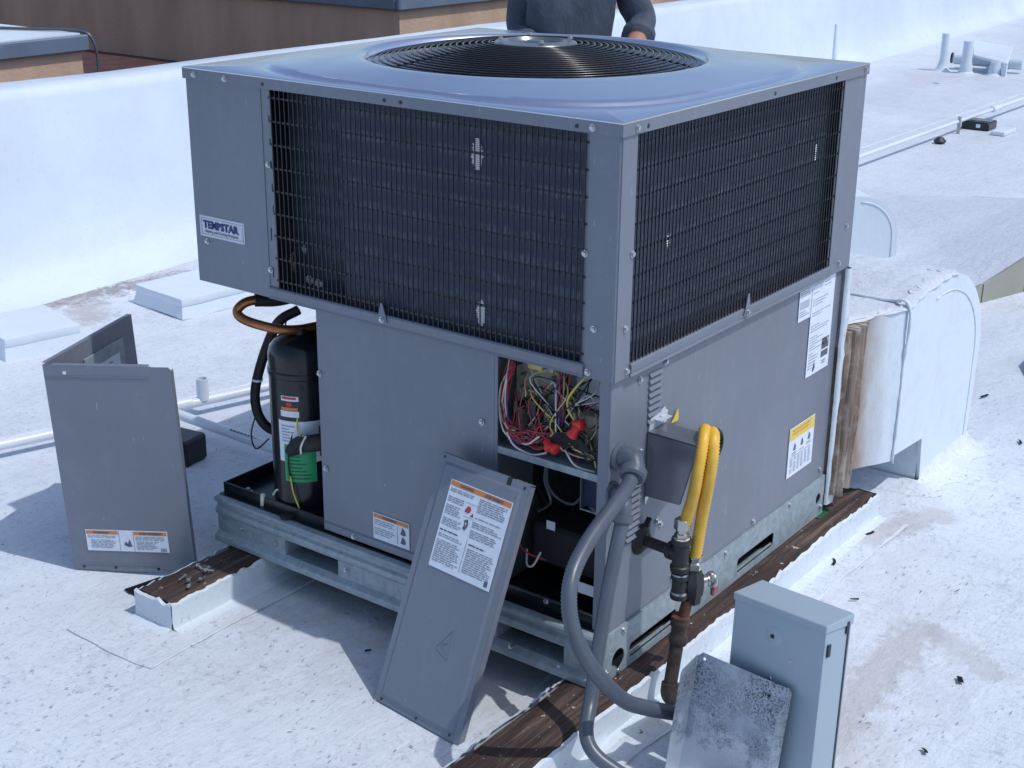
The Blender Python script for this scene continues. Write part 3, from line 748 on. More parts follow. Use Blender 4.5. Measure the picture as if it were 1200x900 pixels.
for i in range(n):
    a, b = rows[i], rows[(i + 1) % n]
    for k in range(len(a) - 1): bm.faces.new((a[k], b[k], b[k + 1], a[k + 1]))
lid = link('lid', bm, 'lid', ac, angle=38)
# cap band around the lid
cap = []
for nm, (a, b, c, d) in dict(a=(-.005, -.001, -.005, UD + .005), b=(-.001, UW + .001, -.005, -.001), c=(UW + .001, UW + .005, -.005, UD + .005), d=(-.001, UW + .001, UD + .001, UD + .005)).items():
    BX('cap_band', 'paint', ac, a, b, c, d, 1.2725, 1.2962)
# band screw holes
def hole(p, nrm, r=.0045):
    return LT('screw_hole', 'black', ac, [(r, 0), (r, .0006)], p, nrm, 8)
for y in (.59, .545, .10, .955): hole((-.0052, y, 1.283), (-1, 0, 0))
for x in (.085, .94, .62): hole((x, -.0052, 1.283), (0, -1, 0))
# --- fan guard
fg = link('fan_guard', (lambda b: (lathe(b, [(.062, 1.352), (.070, 1.3625), (.098, 1.359), (.104, 1.350)], 40, Matrix.Translation((FC.x, FC.y, -.004))), b)[1])(bmesh.new()), 'boxsteel', ac, angle=40)
gz = lambda r: 1.312 + .044 * (1 - (r / .40) ** 2)
for k in range(19):
    r = .112 + k * .0155
    bm = bmesh.new(); tube(bm, [(FC.x + r * math.cos(2 * PI * i / 72), FC.y + r * math.sin(2 * PI * i / 72), gz(r)) for i in range(73)], .0024, 7, caps=False)
    link('wire_ring', bm, 'wire_gloss', fg, smooth=True)
for k in range(8):
    a = 2 * PI * k / 8 + .35
    bm = bmesh.new(); tube(bm, [(FC.x + r * math.cos(a), FC.y + r * math.sin(a), gz(r) - .004) for r in (.09, .16, .23, .30, .36, .405)], .0026, 6); link('wire_spoke', bm, 'wire_gloss', fg, smooth=True)
bm = bmesh.new(); lathe(bm, [(.045, 1.345), (.046, 1.354), (.02, 1.357), (.01, 1.3575)], 24, Matrix.Translation((FC.x, FC.y, 0))); link('hub_cap', bm, 'black', fg, angle=40)
for k in range(4):
    a = PI / 4 + k * PI / 2; screw(fg, (FC.x + .084 * math.cos(a), FC.y + .084 * math.sin(a), 1.3605), (0, 0, 1))
# --- fan and motor
LT('fan_motor', 'black', ac, [(.07, 0), (.075, .01), (.075, .17), (.06, .18), (.02, .185)], (FC.x, FC.y, 1.10), seg=24)
for k in range(4):
    a = k * PI / 2 + .3; bm = bmesh.new(); L = []
    for i in range(7):
        r = .07 + .32 * i / 6; w = .35 - .02 * i; L.append([bm.verts.new((FC.x + r * math.cos(a + q), FC.y + r * math.sin(a + q), 1.195 + q * .16 * (1 - .3 * i / 6))) for q in (-w, 0, w)])
    for p, q in zip(L, L[1:]):
        for j in range(2): bm.faces.new((p[j], q[j], q[j + 1], p[j + 1]))
    ex = bmesh.ops.solidify(bm, geom=bm.faces[:], thickness=.003); link('fan_blade', bm, 'black', ac, smooth=False)
# --- coils behind the guards
BX('coil', 'coil', ac, .028, .075, .058, .752, .79, 1.272)
BX('coil', 'coil', ac, .085, .13, .752, .97, .79, 1.272)
BX('coil', 'coil', ac, .056, 1.01, .030, .075, .79, 1.272)
BX('rear_panel', 'dark', ac, UW - .012, UW - .004, .02, UD - .01, .79, 1.27); BX('rear_panel', 'dark', ac, .05, UW - .013, UD - .012, UD - .004, .79, 1.27)
BX('divider', 'dark', ac, .006, UW - .006, .006, UD - .006, .778, .7895)
# light leaking through the coils, painted as thin near-white horizontal slats
def leakpatch(p, wv, hgt, k, face):
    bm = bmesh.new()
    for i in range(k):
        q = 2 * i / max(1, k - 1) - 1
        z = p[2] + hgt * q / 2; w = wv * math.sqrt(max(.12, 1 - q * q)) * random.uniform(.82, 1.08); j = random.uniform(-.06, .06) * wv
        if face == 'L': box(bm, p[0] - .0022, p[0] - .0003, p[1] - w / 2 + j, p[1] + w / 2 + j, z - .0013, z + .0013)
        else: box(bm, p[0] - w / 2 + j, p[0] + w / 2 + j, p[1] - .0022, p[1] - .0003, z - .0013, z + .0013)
    link('light_leak_patch', bm, 'fin_or_leak', ac, kind='stuff')
for P, w, h, k in LEAK_L: leakpatch(P, w, h, k, 'L')
for P, w, h, k in LEAK_R: leakpatch(P, w, h, k, 'R')
# --- wire guards
bm = bmesh.new()
y = .0795
while y < .940: box(bm, -.0035, -.0011, y - .00105, y + .00105, .8075, 1.272); y += .01425
link('guard_wires', bm, 'wire_guard', ac, kind='stuff')
for i in range(9): 
    z = .826 + i * .0535; BX('cross_wire', 'wire_guard', ac, -.0010, .0016, .074, .945, z - .0023, z + .0023)
bm = bmesh.new(); x = .064
while x < .998: box(bm, x - .00105, x + .00105, -.0035, -.0011, .8075, 1.272); x += .0139
link('guard_wires', bm, 'wire_guard', ac, kind='stuff')
for i in range(9):
    z = .826 + i * .0535; BX('cross_wire', 'wire_guard', ac, .058, 1.004, -.0010, .0016, z - .0023, z + .0023)
# --- upper cabinet sheet metal
bm = bmesh.new(); extrude_poly(bm, [(-.001, -.001, .7785), (-.001, .0705, .7785), (.003, .0705, .7785), (.003, .003, .7785), (.0555, .003, .7785), (.0555, -.001, .7785)], (0, 0, .494))
es = [e for e in bm.edges if abs(e.verts[0].co.x - e.verts[1].co.x) + abs(e.verts[0].co.y - e.verts[1].co.y) < 1e-6 and e.verts[0].co.x < 0 and e.verts[0].co.y < 0]; bmesh.ops.bevel(bm, geom=es, offset=.004, segments=3, affect='EDGES')
link('corner_post', bm, 'paint', ac, angle=40)
BX('post_flange', 'paint', ac, .0006, .0030, .0707, .0800, .807, 1.272)
bm = bmesh.new(); extrude_poly(bm, [(1.004, -.001, .7785), (1.004, .003, .7785), (UW - .003, .003, .7785), (UW - .003, .08, .7785), (UW + .001, .08, .7785), (UW + .001, -.001, .7785)], (0, 0, .494)); link('corner_post', bm, 'paint', ac, angle=40)
BX('post_flange', 'paint', ac, .9940, 1.0035, .0006, .0030, .807, 1.272)
# left corner panel wrapping the far left corner
bm = bmesh.new(); extrude_poly(bm, [(-.001, .968, .7785), (-.001, UD + .001, .7785), (.5, UD + .001, .7785), (.5, UD - .003, .7785), (.003, UD - .003, .7785), (.003, .968, .7785)], (0, 0, .494))
es = [e for e in bm.edges if abs(e.verts[0].co.z - e.verts[1].co.z) > .1 and e.verts[0].co.x < 0 and e.verts[0].co.y > 1.2]; bmesh.ops.bevel(bm, geom=es, offset=.003, segments=2, affect='EDGES')
cpn = link('corner_panel', bm, 'paint', ac, angle=40)
# slotted strip between corner panel and guard
bm = bmesh.new(); hs = [rect(.9545, .9585, .83, .85), rect(.9545, .9585, .92, .95)] + [rect(.9435, .9475, .99 + i * .052, 1.005 + i * .052) for i in range(5)]
plate(bm, rect(.9405, .9675, .807, 1.272), hs, lambda u, v: (.0006, u, v), (.0024, 0, 0)); link('slotted_strip', bm, 'paint', ac)
# bottom rails of the coil section
def cab_rail(face):
    prof = [(0.003, .8065), (-.0035, .8065), (-.0065, .803), (-.0065, .789), (-.004, .7835), (-.006, .7785), (.003, .7785)]
    bm = bmesh.new()
    if face == 'L': extrude_poly(bm, [(d, .0712, z) for d, z in prof], (0, .8963, 0))
    else: extrude_poly(bm, [(.0562, d, z) for d, z in prof], (.947, 0, 0))
    link('bottom_rail', bm, 'paint', ac, angle=30)
cab_rail('L'); cab_rail('R')
for face in 'LR':
    bm = bmesh.new()
    if face == 'L': extrude_poly(bm, [(-.0075, .622, .790), (-.0075, .594, .790), (-.0075, .597, .806), (-.0075, .607, .835), (-.0075, .611, .835), (-.0075, .618, .806)], (-.002, 0, 0))
    else: extrude_poly(bm, [(.534, -.0075, .790), (.566, -.0075, .790), (.563, -.0075, .806), (.555, -.0075, .84), (.549, -.0075, .84), (.54, -.0075, .806)], (0, -.002, 0))
    link('guard_clip', bm, 'paint', ac)
screw(ac, (-.0095, .608, .7965), (-1, 0, 0)); screw(ac, (.550, -.0095, .7965), (0, -1, 0))
for y, z in ((1.183, 1.284), (1.079, 1.284), (.064, 1.284)): screw(ac, (-.005, y, z), (-1, 0, 0))
for y, z in ((.076, 1.035), (.05, .884), (.062, .790), (.962, .848), (.953, 1.10)): screw(ac, (-.001, y, z), (-1, 0, 0))
screw(ac, (-.001, 1.178, .883), (-1, 0, 0))
for x, z in ((.045, 1.284), (1.107, 1.286)): screw(ac, (x, -.005, z), (0, -1, 0))
for x, z in ((.050, 1.036), (.034, .886), (.046, .793), (1.06, .802), (1.087, .894)): screw(ac, (x, -.001, z), (0, -1, 0))
# nameplate
NP = Sticker(ac, (-.0012, 1.200, .9475), (0, -1, 0), (0, 0, -1), .156, .052, 'plate', 'nameplate', 'silver nameplate with navy lettering')
for q in ((0.002, .002, .152, .0016), (.002, .0484, .152, .0016), (.002, .002, .0016, .048), (.1524, .002, .0016, .048)): NP.r('stk', *q)
for q in ((0.006, .0055, .144, .0011), (.006, .0453, .144, .0011), (.006, .0055, .0011, .041), (.149, .0055, .0011, .041)): NP.r('inkl', *q)
NP.text('navy', 'TEMPSTAR', .013, .0300, .0255, .128, .0013)
NP.text('ink', 'Heating and Cooling Products', .017, .0410, .0095, .122, .0002)
NP.poly('stk', [(.066, .0115), (.079, .004), (.075, .0125)]); NP.done()

# --- lower cabinet
LX = .011
bm = bmesh.new(); plate(bm, rect(.3075, .832, .205, .7755), [], lambda u, v: (LX, u, v), (.003, 0, 0)); box(bm, LX + .0032, .03, .8285, .832, .205, .7755)
bpn = link('blower_panel', bm, 'paint', ac)
bm = bmesh.new(); extrude_poly(bm, [(LX - .0002, .31, .205), (LX - .0045, .31, .209), (LX - .0045, .31, .226), (LX - .0002, .31, .230)], (0, .518, 0)); link('panel_hem', bm, 'paint', ac)
for y, z in ((.827, .615), (.818, .372), (.73, .216), (.34, .610), (.42, .216)): screw(ac, (LX - .001 if z > .22 else LX - .0045, y, z), (-1, 0, 0))
# right side panel with its return flange
bm = bmesh.new(); plate(bm, rect(.0112, 1.117, .190, .7775), [circ(.45, .497, .034, 24)], lambda u, v: (u, LX, v), (0, .003, 0))
box(bm, .0112, .0142, .0142, .0385, .190, .7775)
link('side_panel', bm, 'paint', ac)
for x, z in ((.222, .763), (.119, .751), (.137, .585), (.30, .215), (.70, .205), (1.085, .215), (.217, .390), (.232, .378), (1.05, .6)): screw(ac, (x, LX - .0005, z), (0, -1, 0))
# louvres
bm = bmesh.new(); extrude_poly(bm, [(0, 0, 0), (0, -.0065, .0012), (0, -.0055, .0028), (0, 0, .0092)], (.050, 0, 0)); me = bpy.data.meshes.new('louver'); bmesh.ops.recalc_face_normals(bm, faces=bm.faces); bm.to_mesh(me); bm.free(); me.materials.append(M['paint'])
LOUV = me
bm = bmesh.new(); box(bm, .001, .049, -.0012, -.0002, -.0036, -.0003); me = bpy.data.meshes.new('louver_slot'); bm.to_mesh(me); bm.free(); me.materials.append(M['black'])
for x0, z0, k in ((.156, .640, 8), (.086, .388, 13)):
    for i in range(k):
        o = link_me('louver', LOUV, ac, loc=None, mw=Matrix.Translation((x0, LX - .0003, z0 + i * .0150)))
        link_me('slot', me, o, mw=Matrix.Translation((x0, LX - .0003, z0 + i * .0150)))
# back, far end and inner walls
BX('back_panel', 'paint', ac, UW - .016, UW - .012, .0145, UD - .012, .19, .777)
BX('end_panel', 'paint', ac, .50, UW - .017, UD - .014, UD - .010, .19, .777)
BX('partition', 'liner', ac, .0145, UW - .018, .3180, .3215, .20, .7775); BX('partition', 'liner', ac, .031, UW - .018, .818, .8215, .20, .7775)
BX('partition', 'liner', ac, .50, .504, .8217, UD - .015, .20, .7775); BX('partition', 'dark', ac, .36, .364, .0145, .3178, .20, .7775)
BX('panel_stop', 'paint', ac, .0112, .0135, .2985, .3070, .205, .7775)
# drain pan
bm = bmesh.new()
box(bm, .018, .024, .020, 1.203, .188, .2285, .0015); box(bm, .024, 1.10, .020, .026, .188, .2285); box(bm, .024, 1.10, 1.197, 1.203, .188, .2285, .0015); box(bm, .0245, 1.10, .0265, 1.1965, .188, .196)
box(bm, .004, .0178, .0205, 1.2025, .186, .2015)
link('drain_pan', bm, 'black', ac)
BX('pan_trim', 'steel', ac, .0170, .0245, .0205, .3060, .2287, .2300)
for x, y in ((.06, 1.155), (.075, .885), (.045, .85), (.2, 1.13)): LT('pan_bolt', 'zinc', ac, [(.013, 0), (.013, .003), (.007, .0032), (.006, .012)], (x, y, .1962), seg=8)
# --- base rails
RZ0, RZ1 = .0745, .1985
rl = thing_part = None
prof_top = [(.016, .1985), (-.006, .1985), (-.0125, .1965), (-.0155, .1915), (-.0135, .1865), (-.006, .183), (-.004, .176), (-.0045, .172), (-.011, .166), (-.0125, .158), (-.011, .151), (-.006, .147), (-.005, .1435), (.016, .1435)]
prof_mid = [(.002, .1432), (-.005, .1432), (-.005, .1002), (.002, .1002)]
prof_bot = [(.016, .1000), (-.005, .1000), (-.009, .0965), (-.018, .0905), (-.0195, .0865), (-.0195, .0745), (.016, .0745)]
bm = bmesh.new()
extrude_poly(bm, [(x, .0015, z) for x, z in prof_top], (0, 1.2035, 0)); extrude_poly(bm, [(x, .0015, z) for x, z in prof_bot], (0, 1.2035, 0))
for a, b in ((.0015, .100), (.285, .775), (.958, 1.205)): extrude_poly(bm, [(x, a, z) for x, z in prof_mid], (0, b - a, 0))
fr = link('front_rail', bm, 'galv', ac, angle=25)
for a, b in ((.775, .958), (.100, .285)):
    bm = bmesh.new(); box(bm, .0, .10, a + .0005, a + .002, .1005, .1430); box(bm, .0, .10, b - .002, b - .0005, .1005, .1430); box(bm, -.004, .10, a + .002, b - .002, .1002, .1014); link('fork_slot', bm, 'galv', fr)

for y, z in ((1.115, .128), (.993, .122), (.748, .124), (.24, .096), (.107, .096), (.52, .124)): screw(fr, (-.0052 if z > .1 else -.0095, y, z), (-1, 0, 0))
bm = bmesh.new()
for k in range(8): box(bm, -.0201, -.0196, .53 - .006 * k + random.uniform(0, .004), .534 - .006 * k + random.uniform(0, .005), .083 + random.uniform(-.003, .002), .087 + random.uniform(-.001, .002))
link('paint_scrape', bm, 'stk', fr)
bm = bmesh.new()
plate(bm, rect(.0015, 1.119, RZ0, .1895), [circ(.068, .113, .0255, 24), rrect(.115, .319, .0925, .1290, .010), rrect(.618, .817, .0925, .1330, .010), circ(1.083, .130, .0150, 18)], lambda u, v: (u, LX - .006, v), (0, .0025, 0))
box(bm, .0015, 1.119, LX - .0034, LX + .016, .1868, .1895); box(bm, .0015, 1.119, LX - .0034, LX + .03, RZ0, RZ0 + .0025)
sr = link('side_rail', bm, 'galv_light', ac)
for a, b in ((.115, .319), (.618, .817)): BX('fork_slot_lip', 'galv_light', sr, a + .002, b - .002, LX - .0028, LX + .0015, .0965, .1000)
bm = bmesh.new(); box(bm, .03, 1.1, LX + .06, LX + .064, .078, .18); box(bm, .05, .054, .1, 1.19, .078, .18); link('rail_backing', bm, 'black', ac)
for x, z in ((.085, .178), (.30, .18), (.020, .10), (.07, .083), (.55, .178), (.9, .178), (1.10, .10)): screw(sr, (x, LX - .006, z), (0, -1, 0))
BX('far_rail', 'galv', ac, 1.10, 1.118, .02, 1.2, RZ0, .19); BX('far_rail', 'galv', ac, .02, 1.095, 1.19, 1.206, RZ0, .187)
for x, y in ((-.005, .02), (1.09, .005), (.02, 1.07), (1.06, 1.07)): BX('isolation_pad', 'pad', ac, x - .012, x + .06, y - .012, y + .06, .0700, .0742)
# sealant band down the right rear edge
bm = bmesh.new(); L = []
for k in range(41):
    z = .10 + (.775 - .10) * k / 40; a = .012 * noise.noise((z * 17, 1, 0)) + .006 * noise.noise((z * 60, 4, 0)); w = .030 + .016 * noise.noise((z * 13, 7, 0)) + .008 * noise.noise((z * 45, 9, 0)) - .010 * (k / 40) + (.02 if k < 5 else 0)
    L.append([bm.verts.new(p) for p in ((1.1175 + a * .3, .002, z), (1.119 + a * .3, -.006, z), (1.122 + w * .6 + a, -.010, z), (1.122 + w + a, .004, z), (1.122 + w + a, .05, z))])
for a, b in zip(L, L[1:]):
    for i in range(4): bm.faces.new((a[i], b[i], b[i + 1], a[i + 1]))
link('sealant_band', bm, 'flash', ac, smooth=True)

# --- stickers on the unit
s = Sticker(ac, (LX - .0012, .667, .3005), (0, -1, 0), (0, 0, -1), .113, .068, label='small warning sticker low on the middle panel')
s.r('orange', .002, .002, .109, .010, .0014); s.text('ink', '\u26a0 WARNING'.replace('\u26a0 ', ''), .03, .0098, .009, .05, .0003)
s.words('inkl', .004, .0165, .066, .046, .0052); s.r('ink', .076, .014, .0010, .050)
for cx, cy in ((.094, .026), (.094, .049)): s.poly('ink', [(cx - .008, cy + .008), (cx - .002, cy - .010), (cx + .006, cy - .004), (cx + .009, cy + .006), (cx + .002, cy + .010)])
s.done()
s = Sticker(ac, (.866, LX - .0012, .7740), (1, 0, 0), (0, 0, -1), .070, .087, name='data_sticker', label='small white data label beside the long one')
s.words('inkl', .004, .005, .060, .024, .0055, .45, .5); s.r('plate', .006, .036, .052, .020); s.words('inkl', .006, .062, .056, .018, .0055, .45, .5); s.done()
s = Sticker(ac, (.939, LX - .0012, .7765), (1, 0, 0), (0, 0, -1), .134, .257, name='data_sticker', label='long white data label with two dark blocks')
s.words('inkl', .008, .010, .06, .03, .007, .3, .6); s.words('inkl', .07, .006, .055, .024, .008, .3, .6)
for q in (.05, .085, .12, .15, .17): s.words('inkl', .008, q, .112, .022, .0068, .3, .7)
s.r('ink', .083, .170, .042, .030); s.r('ink', .082, .205, .042, .017); s.words('stk', .087, .176, .032, .022, .006, .3, .3)
s.words('inkl', .008, .195, .06, .05, .008, .3, .6); s.poly('ink', [(.035, .246), (.045, .222), (.052, .240), (.042, .25)]); s.words('ink', .09, .232, .03, .012, .006, .4); s.done()
s = Sticker(ac, (.874, LX - .0012, .3980), (1, 0, 0), (0, 0, -1), .148, .139, label='white and yellow caution sticker at the lower right')
s.r('yelp', .002, .002, .144, .033, .0014); s.words('orange', .016, .008, .115, .024, .009, .5, .2)
for cx, cy in ((.035, .058), (.078, .056), (.120, .053)): s.poly('ink', [(cx - .009, cy + .008), (cx - .001, cy - .012), (cx + .007, cy), (cx + .004, cy + .010)], .0018); s.words('inkl', cx - .015, cy + .014, .03, .010, .005)
s.r('ink', .012, .083, .12, .001)
for i in range(6): s.words('inkl', .014 + i * .021, .088, .015, .044, .0042, .5, .2)
s.done()

# --- compressor
CA = Vector((.108, .985, 0)); CR = .083
comp = LT('compressor', 'black', ac, [(.09, .200), (.09, .206), (CR, .210), (CR, .560), (CR + .003, .563), (CR + .003, .574), (CR, .578), (CR, .612), (CR - .005, .630), (CR - .018, .645), (.045, .656), (.02, .660), (.018, .672)], (CA.x, CA.y, 0), seg=36, angle=35)
VA = math.atan2(-2.393, -2.358)
def cyl(parent, name, mat, a0, a1, z0, z1, d=.0008, label=None):
    bm = bmesh.new(); N = max(2, int(abs(a1 - a0) / 6)); L = []
    for i in range(N + 1):
        a = VA + math.radians(a0 + (a1 - a0) * i / N); L.append([bm.verts.new((CA.x + (CR + d) * math.cos(a), CA.y + (CR + d) * math.sin(a), z)) for z in (z0, z1)])
    for p, q in zip(L, L[1:]): bm.faces.new((p[0], q[0], q[1], p[1]))
    return link(name, bm, mat, parent, smooth=True)
lb_ = cyl(comp, 'white_label', 'stk', -48, 60, .345, .455); gb = cyl(comp, 'green_label', 'green', -38, 18, .292, .392, .0014)
for i in range(9): cyl(gb, 'printed_text', 'pad', -34, -34 + random.uniform(22, 48), .300 + i * .0098, .3035 + i * .0098, .002)
for a in range(6): cyl(lb_, 'printed_text', 'inkl', -42, -42 + random.uniform(14, 30), .400 + a * .008, .4030 + a * .008, .0016)
cyl(lb_, 'code_block', 'ink', 24, 34, .405, .440, .0016); cyl(lb_, 'code_block', 'ink', 38, 48, .405, .440, .0016)
cyl(lb_, 'code_block', 'ink', 25, 42, .358, .374, .0016)
wl = cyl(comp, 'warning_label', 'stk', -42, -8, .466, .482); cyl(comp, 'warning_label', 'stk', -40, -8, .508, .521); cyl(wl, 'header_band', 'orange', -40, -10, .4835, .4915, .001); cyl(wl, 'header_band', 'redp', -38, -12, .513, .519, .0016)
cyl(wl, 'pictogram', 'redp', -30, -20, .494, .505, .001)
for k in range(3):
    a = VA + PI + k * 2 * PI / 3 + .5; LT('rubber_foot', 'rubber', comp, [(.018, 0), (.020, .008), (.012, .012)], (CA.x + .10 * math.cos(a), CA.y + .10 * math.sin(a), .1965), seg=12)
LT('terminal_box', 'black', comp, [(.028, 0), (.030, .012), (.026, .02)], (CA.x + .03, CA.y - .085, .52), (.3, -1, 0), 14)
TB('copper_bend', 'copper', ac, [(.17, 1.045, .735), (.14, 1.063, .726), (.07, 1.108, .729), (.04, 1.124, .716), (.03, 1.120, .700), (.032, 1.087, .688), (.05, 1.019, .679), (.09, .987, .671), (.15, .972, .668), (.24, .95, .668)], .0120, 14)
TB('pipe_insulation', 'rubber', ac, [(.075, 1.105, .729), (.14, 1.063, .727), (.26, 1.0, .76), (.30, .99, .80)], .0165, 12, n=5)
TB('insulated_tube', 'rubber', ac, [(.15, 1.03, .70), (.12, 1.071, .668), (.12, 1.122, .587), (.12, 1.163, .492), (.12, 1.174, .431), (.12, 1.159, .386), (.14, 1.14, .353), (.18, 1.10, .335)], .013, 12)
LT('tube_tie', 'stk', ac, [(.0145, 0), (.0145, .006)], (.12, 1.161, .497), (0, .1, -1), 10)
TB('suction_insulation', 'rubber', ac, [(.045, .968, .372), (.038, .93, .398), (.028, .893, .412), (.045, .86, .420), (.09, .835, .425)], .0215, 14)
TB('cable_tie', 'whtw', ac, [(.0085 + .0, .90, .39), (.005, .895, .412), (.018, .89, .436)], .0028, 6)
for a, r, dz in ((0, .0075, 0), (1, .010, .02), (2, .006, .01)): TB('riser_pipe', ('copper', 'steel', 'rubber')[a], ac, [(.20 + a * .035, 1.00 - a * .03, .60), (.20 + a * .035, 1.00 - a * .03, .72), (.21 + a * .035, .99 - a * .03, .80)], r, 8)
for i, (m, pts) in enumerate([('yelw', [(.042, .94, .47), (.035, .936, .44), (.026, .915, .424), (.022, .90, .436)]), ('blkw', [(.044, .945, .455), (.028, .955, .40), (.022, .96, .34), (.03, .955, .27), (.04, .95, .22)]), ('blkw', [(.13, 1.18, .40), (.11, 1.185, .34), (.11, 1.17, .30), (.13, 1.14, .33)]), ('yelw', [(.022, .955, .31), (.020, .945, .27), (.028, .935, .225)]), ('whtw', [(.03, 1.03, .235), (.03, 1.01, .255), (.04, .99, .225), (.045, .95, .212)]), ('blkw', [(.16, 1.08, .68), (.13, 1.06, .655), (.11, 1.04, .665)])]):
    TB('wire', m, ac, pts, .0022, 6)
LT('service_valve', 'whtw', ac, [(.006, 0), (.006, .035)], (.02, 1.06, .200), (-.1, -.2, 1), 8)

# --- control compartment
cbx = BX('control_plate', 'liner', ac, .110, .113, .0145, .3178, .560, .7775)
BX('shelf', 'galv', ac, .0155, .359, .0145, .3176, .5540, .5570); BX('shelf_edge', 'galv_light', ac, .0125, .0155, .0395, .3060, .5480, .5640)
pcb = BX('circuit_board', 'pcb', ac, .098, .102, .185, .312, .578, .760)
for i in range(30):
    y = random.uniform(.19, .305); z = random.uniform(.585, .752); w = random.uniform(.004, .013); h = random.uniform(.004, .016); d = random.uniform(.006, .022)
    BX(random.choice(['relay', 'connector', 'capacitor']), random.choice(['tan', 'tan', 'black', 'pcb', 'whtw', 'black']), pcb, .098 - d, .0979, y - w, y + w, z - h / 2, z + h / 2, .001)
BX('relay', 'black', pcb, .06, .0978, .232, .250, .618, .668, .001); BX('terminal_strip', 'whtw', pcb, .075, .0978, .205, .222, .600, .66, .001); BX('terminal_strip', 'yelw', pcb, .07, .0978, .225, .262, .735, .752, .001)
BX('contactor', 'tan', ac, .075, .1095, .075, .150, .585, .66, .003); BX('transformer', 'black', ac, .06, .1095, .042, .066, .585, .70, .003)
BX('data_label', 'stk', ac, .108, .1096, .060, .160, .665, .745)
# wires: bundles of coloured loops
random.seed(11)
def wire(m, pts, r=.0016): TB('wire', m, ac, pts, r, 6, n=6)
for i in range(26):     # red bundle on the left, curling along the bottom
    j = lambda s=.008: random.uniform(-s, s)
    wire(random.choice(['redw', 'redw', 'redw', 'redw', 'redw', 'whtw', 'purw', 'blkw']), [(.06 + j(), .296 + j(.006), .772), (.045 + j(), .292 + j(), .73), (.035 + j(), .298 + j(.006), .68 + j()), (.032 + j(), .296 + j(.006), .63 + j()), (.035 + j(), .272 + j(.012), .594 + j(.018)), (.040 + j(), .235 + j(), .594 + j(.022)), (.045 + j(), .195 + j(.02), .605 + j(.024)), (.08, .175 + j(.03), .63 + j(.04))])
for i in range(18):
    j = lambda s=.01: random.uniform(-s, s)
    wire(random.choice(['redw', 'purw', 'redw', 'blkw', 'tan']), [(.08, .17 + j(.02), .765), (.06 + j(), .165 + j(.015), .71 + j()), (.055 + j(), .16 + j(.012), .66 + j()), (.05 + j(), .18 + j(.015), .615 + j()), (.06, .23 + j(.03), .60 + j(.015)), (.085, .25 + j(.04), .64 + j(.03))])
for i in range(20):
    j = lambda s=.012: random.uniform(-s, s)
    wire(random.choice(['blkw', 'blkw', 'blkw', 'yelw', 'whtw']), [(.085, random.uniform(.06, .27), random.uniform(.66, .765)), (.05 + j(), random.uniform(.10, .24), .68 + j(.05)), (.045 + j(), .13 + j(.05), .625 + j(.02)), (.04 + j(), .10 + j(.03), .595 + j(.015)), (.05, .055 + j(.01), .585 + j(.015))])
for a in range(6): wire('blkw', [(.04, .20 - a * .004, .588 + a * .003), (.03, .15, .60 + a * .005), (.03, .10, .612 + a * .004 - .01), (.04, .05, .60 - a * .004)], .0026)
wire('yelw', [(.07, .085, .775), (.05, .108, .747), (.045, .137, .704), (.045, .137, .676), (.05, .118, .648)], .0028)
wire('yelw', [(.05, .108, .648), (.04, .13, .628), (.035, .165, .618), (.04, .18, .600)], .0028)
wire('yelw', [(.05, .095, .628), (.045, .075, .60), (.04, .06, .565)], .0026); wire('whtw', [(.03, .29, .60), (.022, .262, .572), (.022, .215, .562), (.03, .18, .572)], .0022); wire('whtw', [(.04, .14, .585), (.022, .10, .566), (.03, .055, .56)], .0022)
wire('whtw', [(.05, .285, .745), (.03, .303, .70), (.026, .305, .64), (.026, .295, .60), (.03, .28, .582)], .0020); wire('whtw', [(.04, .27, .585), (.03, .235, .578), (.03, .20, .605)], .0022)
def nut(p, d): LT('wire_nut', 'red', ac, [(.004, 0), (.0085, .004), (.0105, .016), (.0125, .019), (.0125, .026), (.009, .028)], p, d, 10)
nut((.040, .122, .651), (0, -1, .1)); nut((.032, .184, .602), (-.3, -.5, -.4)); nut((.030, .178, .592), (-.2, -1, -.15)); nut((.034, .105, .650), (-.2, .3, -.6))
for i in range(8):
    j = lambda s=.012: random.uniform(-s, s)
    y0 = random.uniform(.20, .295); wire(random.choice(['redw', 'redw', 'redw', 'blkw']), [(.06 + j(), y0, .70 + j(.05)), (.045 + j(), y0 + j(.02), .64 + j(.02)), (.036 + j(.006), y0 - .02 + j(), .590 + j(.01)), (.036 + j(.006), y0 - .06, .582 + j(.008)), (.045 + j(), y0 - .085 + j(), .62 + j(.02))])
for i in range(14):
    y = random.uniform(.06, .29); z = random.uniform(.60, .75); wire(random.choice(['blkw', 'tan', 'redw', 'whtw', 'blkw']), [(.095, y, z), (.06, y + random.uniform(-.03, .03), z - .03), (.05, y + random.uniform(-.05, .05), z - .06), (.085, y + random.uniform(-.06, .06), z - .05)], .0015)
for i in range(10):
    y = random.uniform(.19, .305); z = random.uniform(.60, .75); BX('spade_terminal', 'brass', pcb, .082, .0979, y - .002, y + .002, z - .003, z + .003)
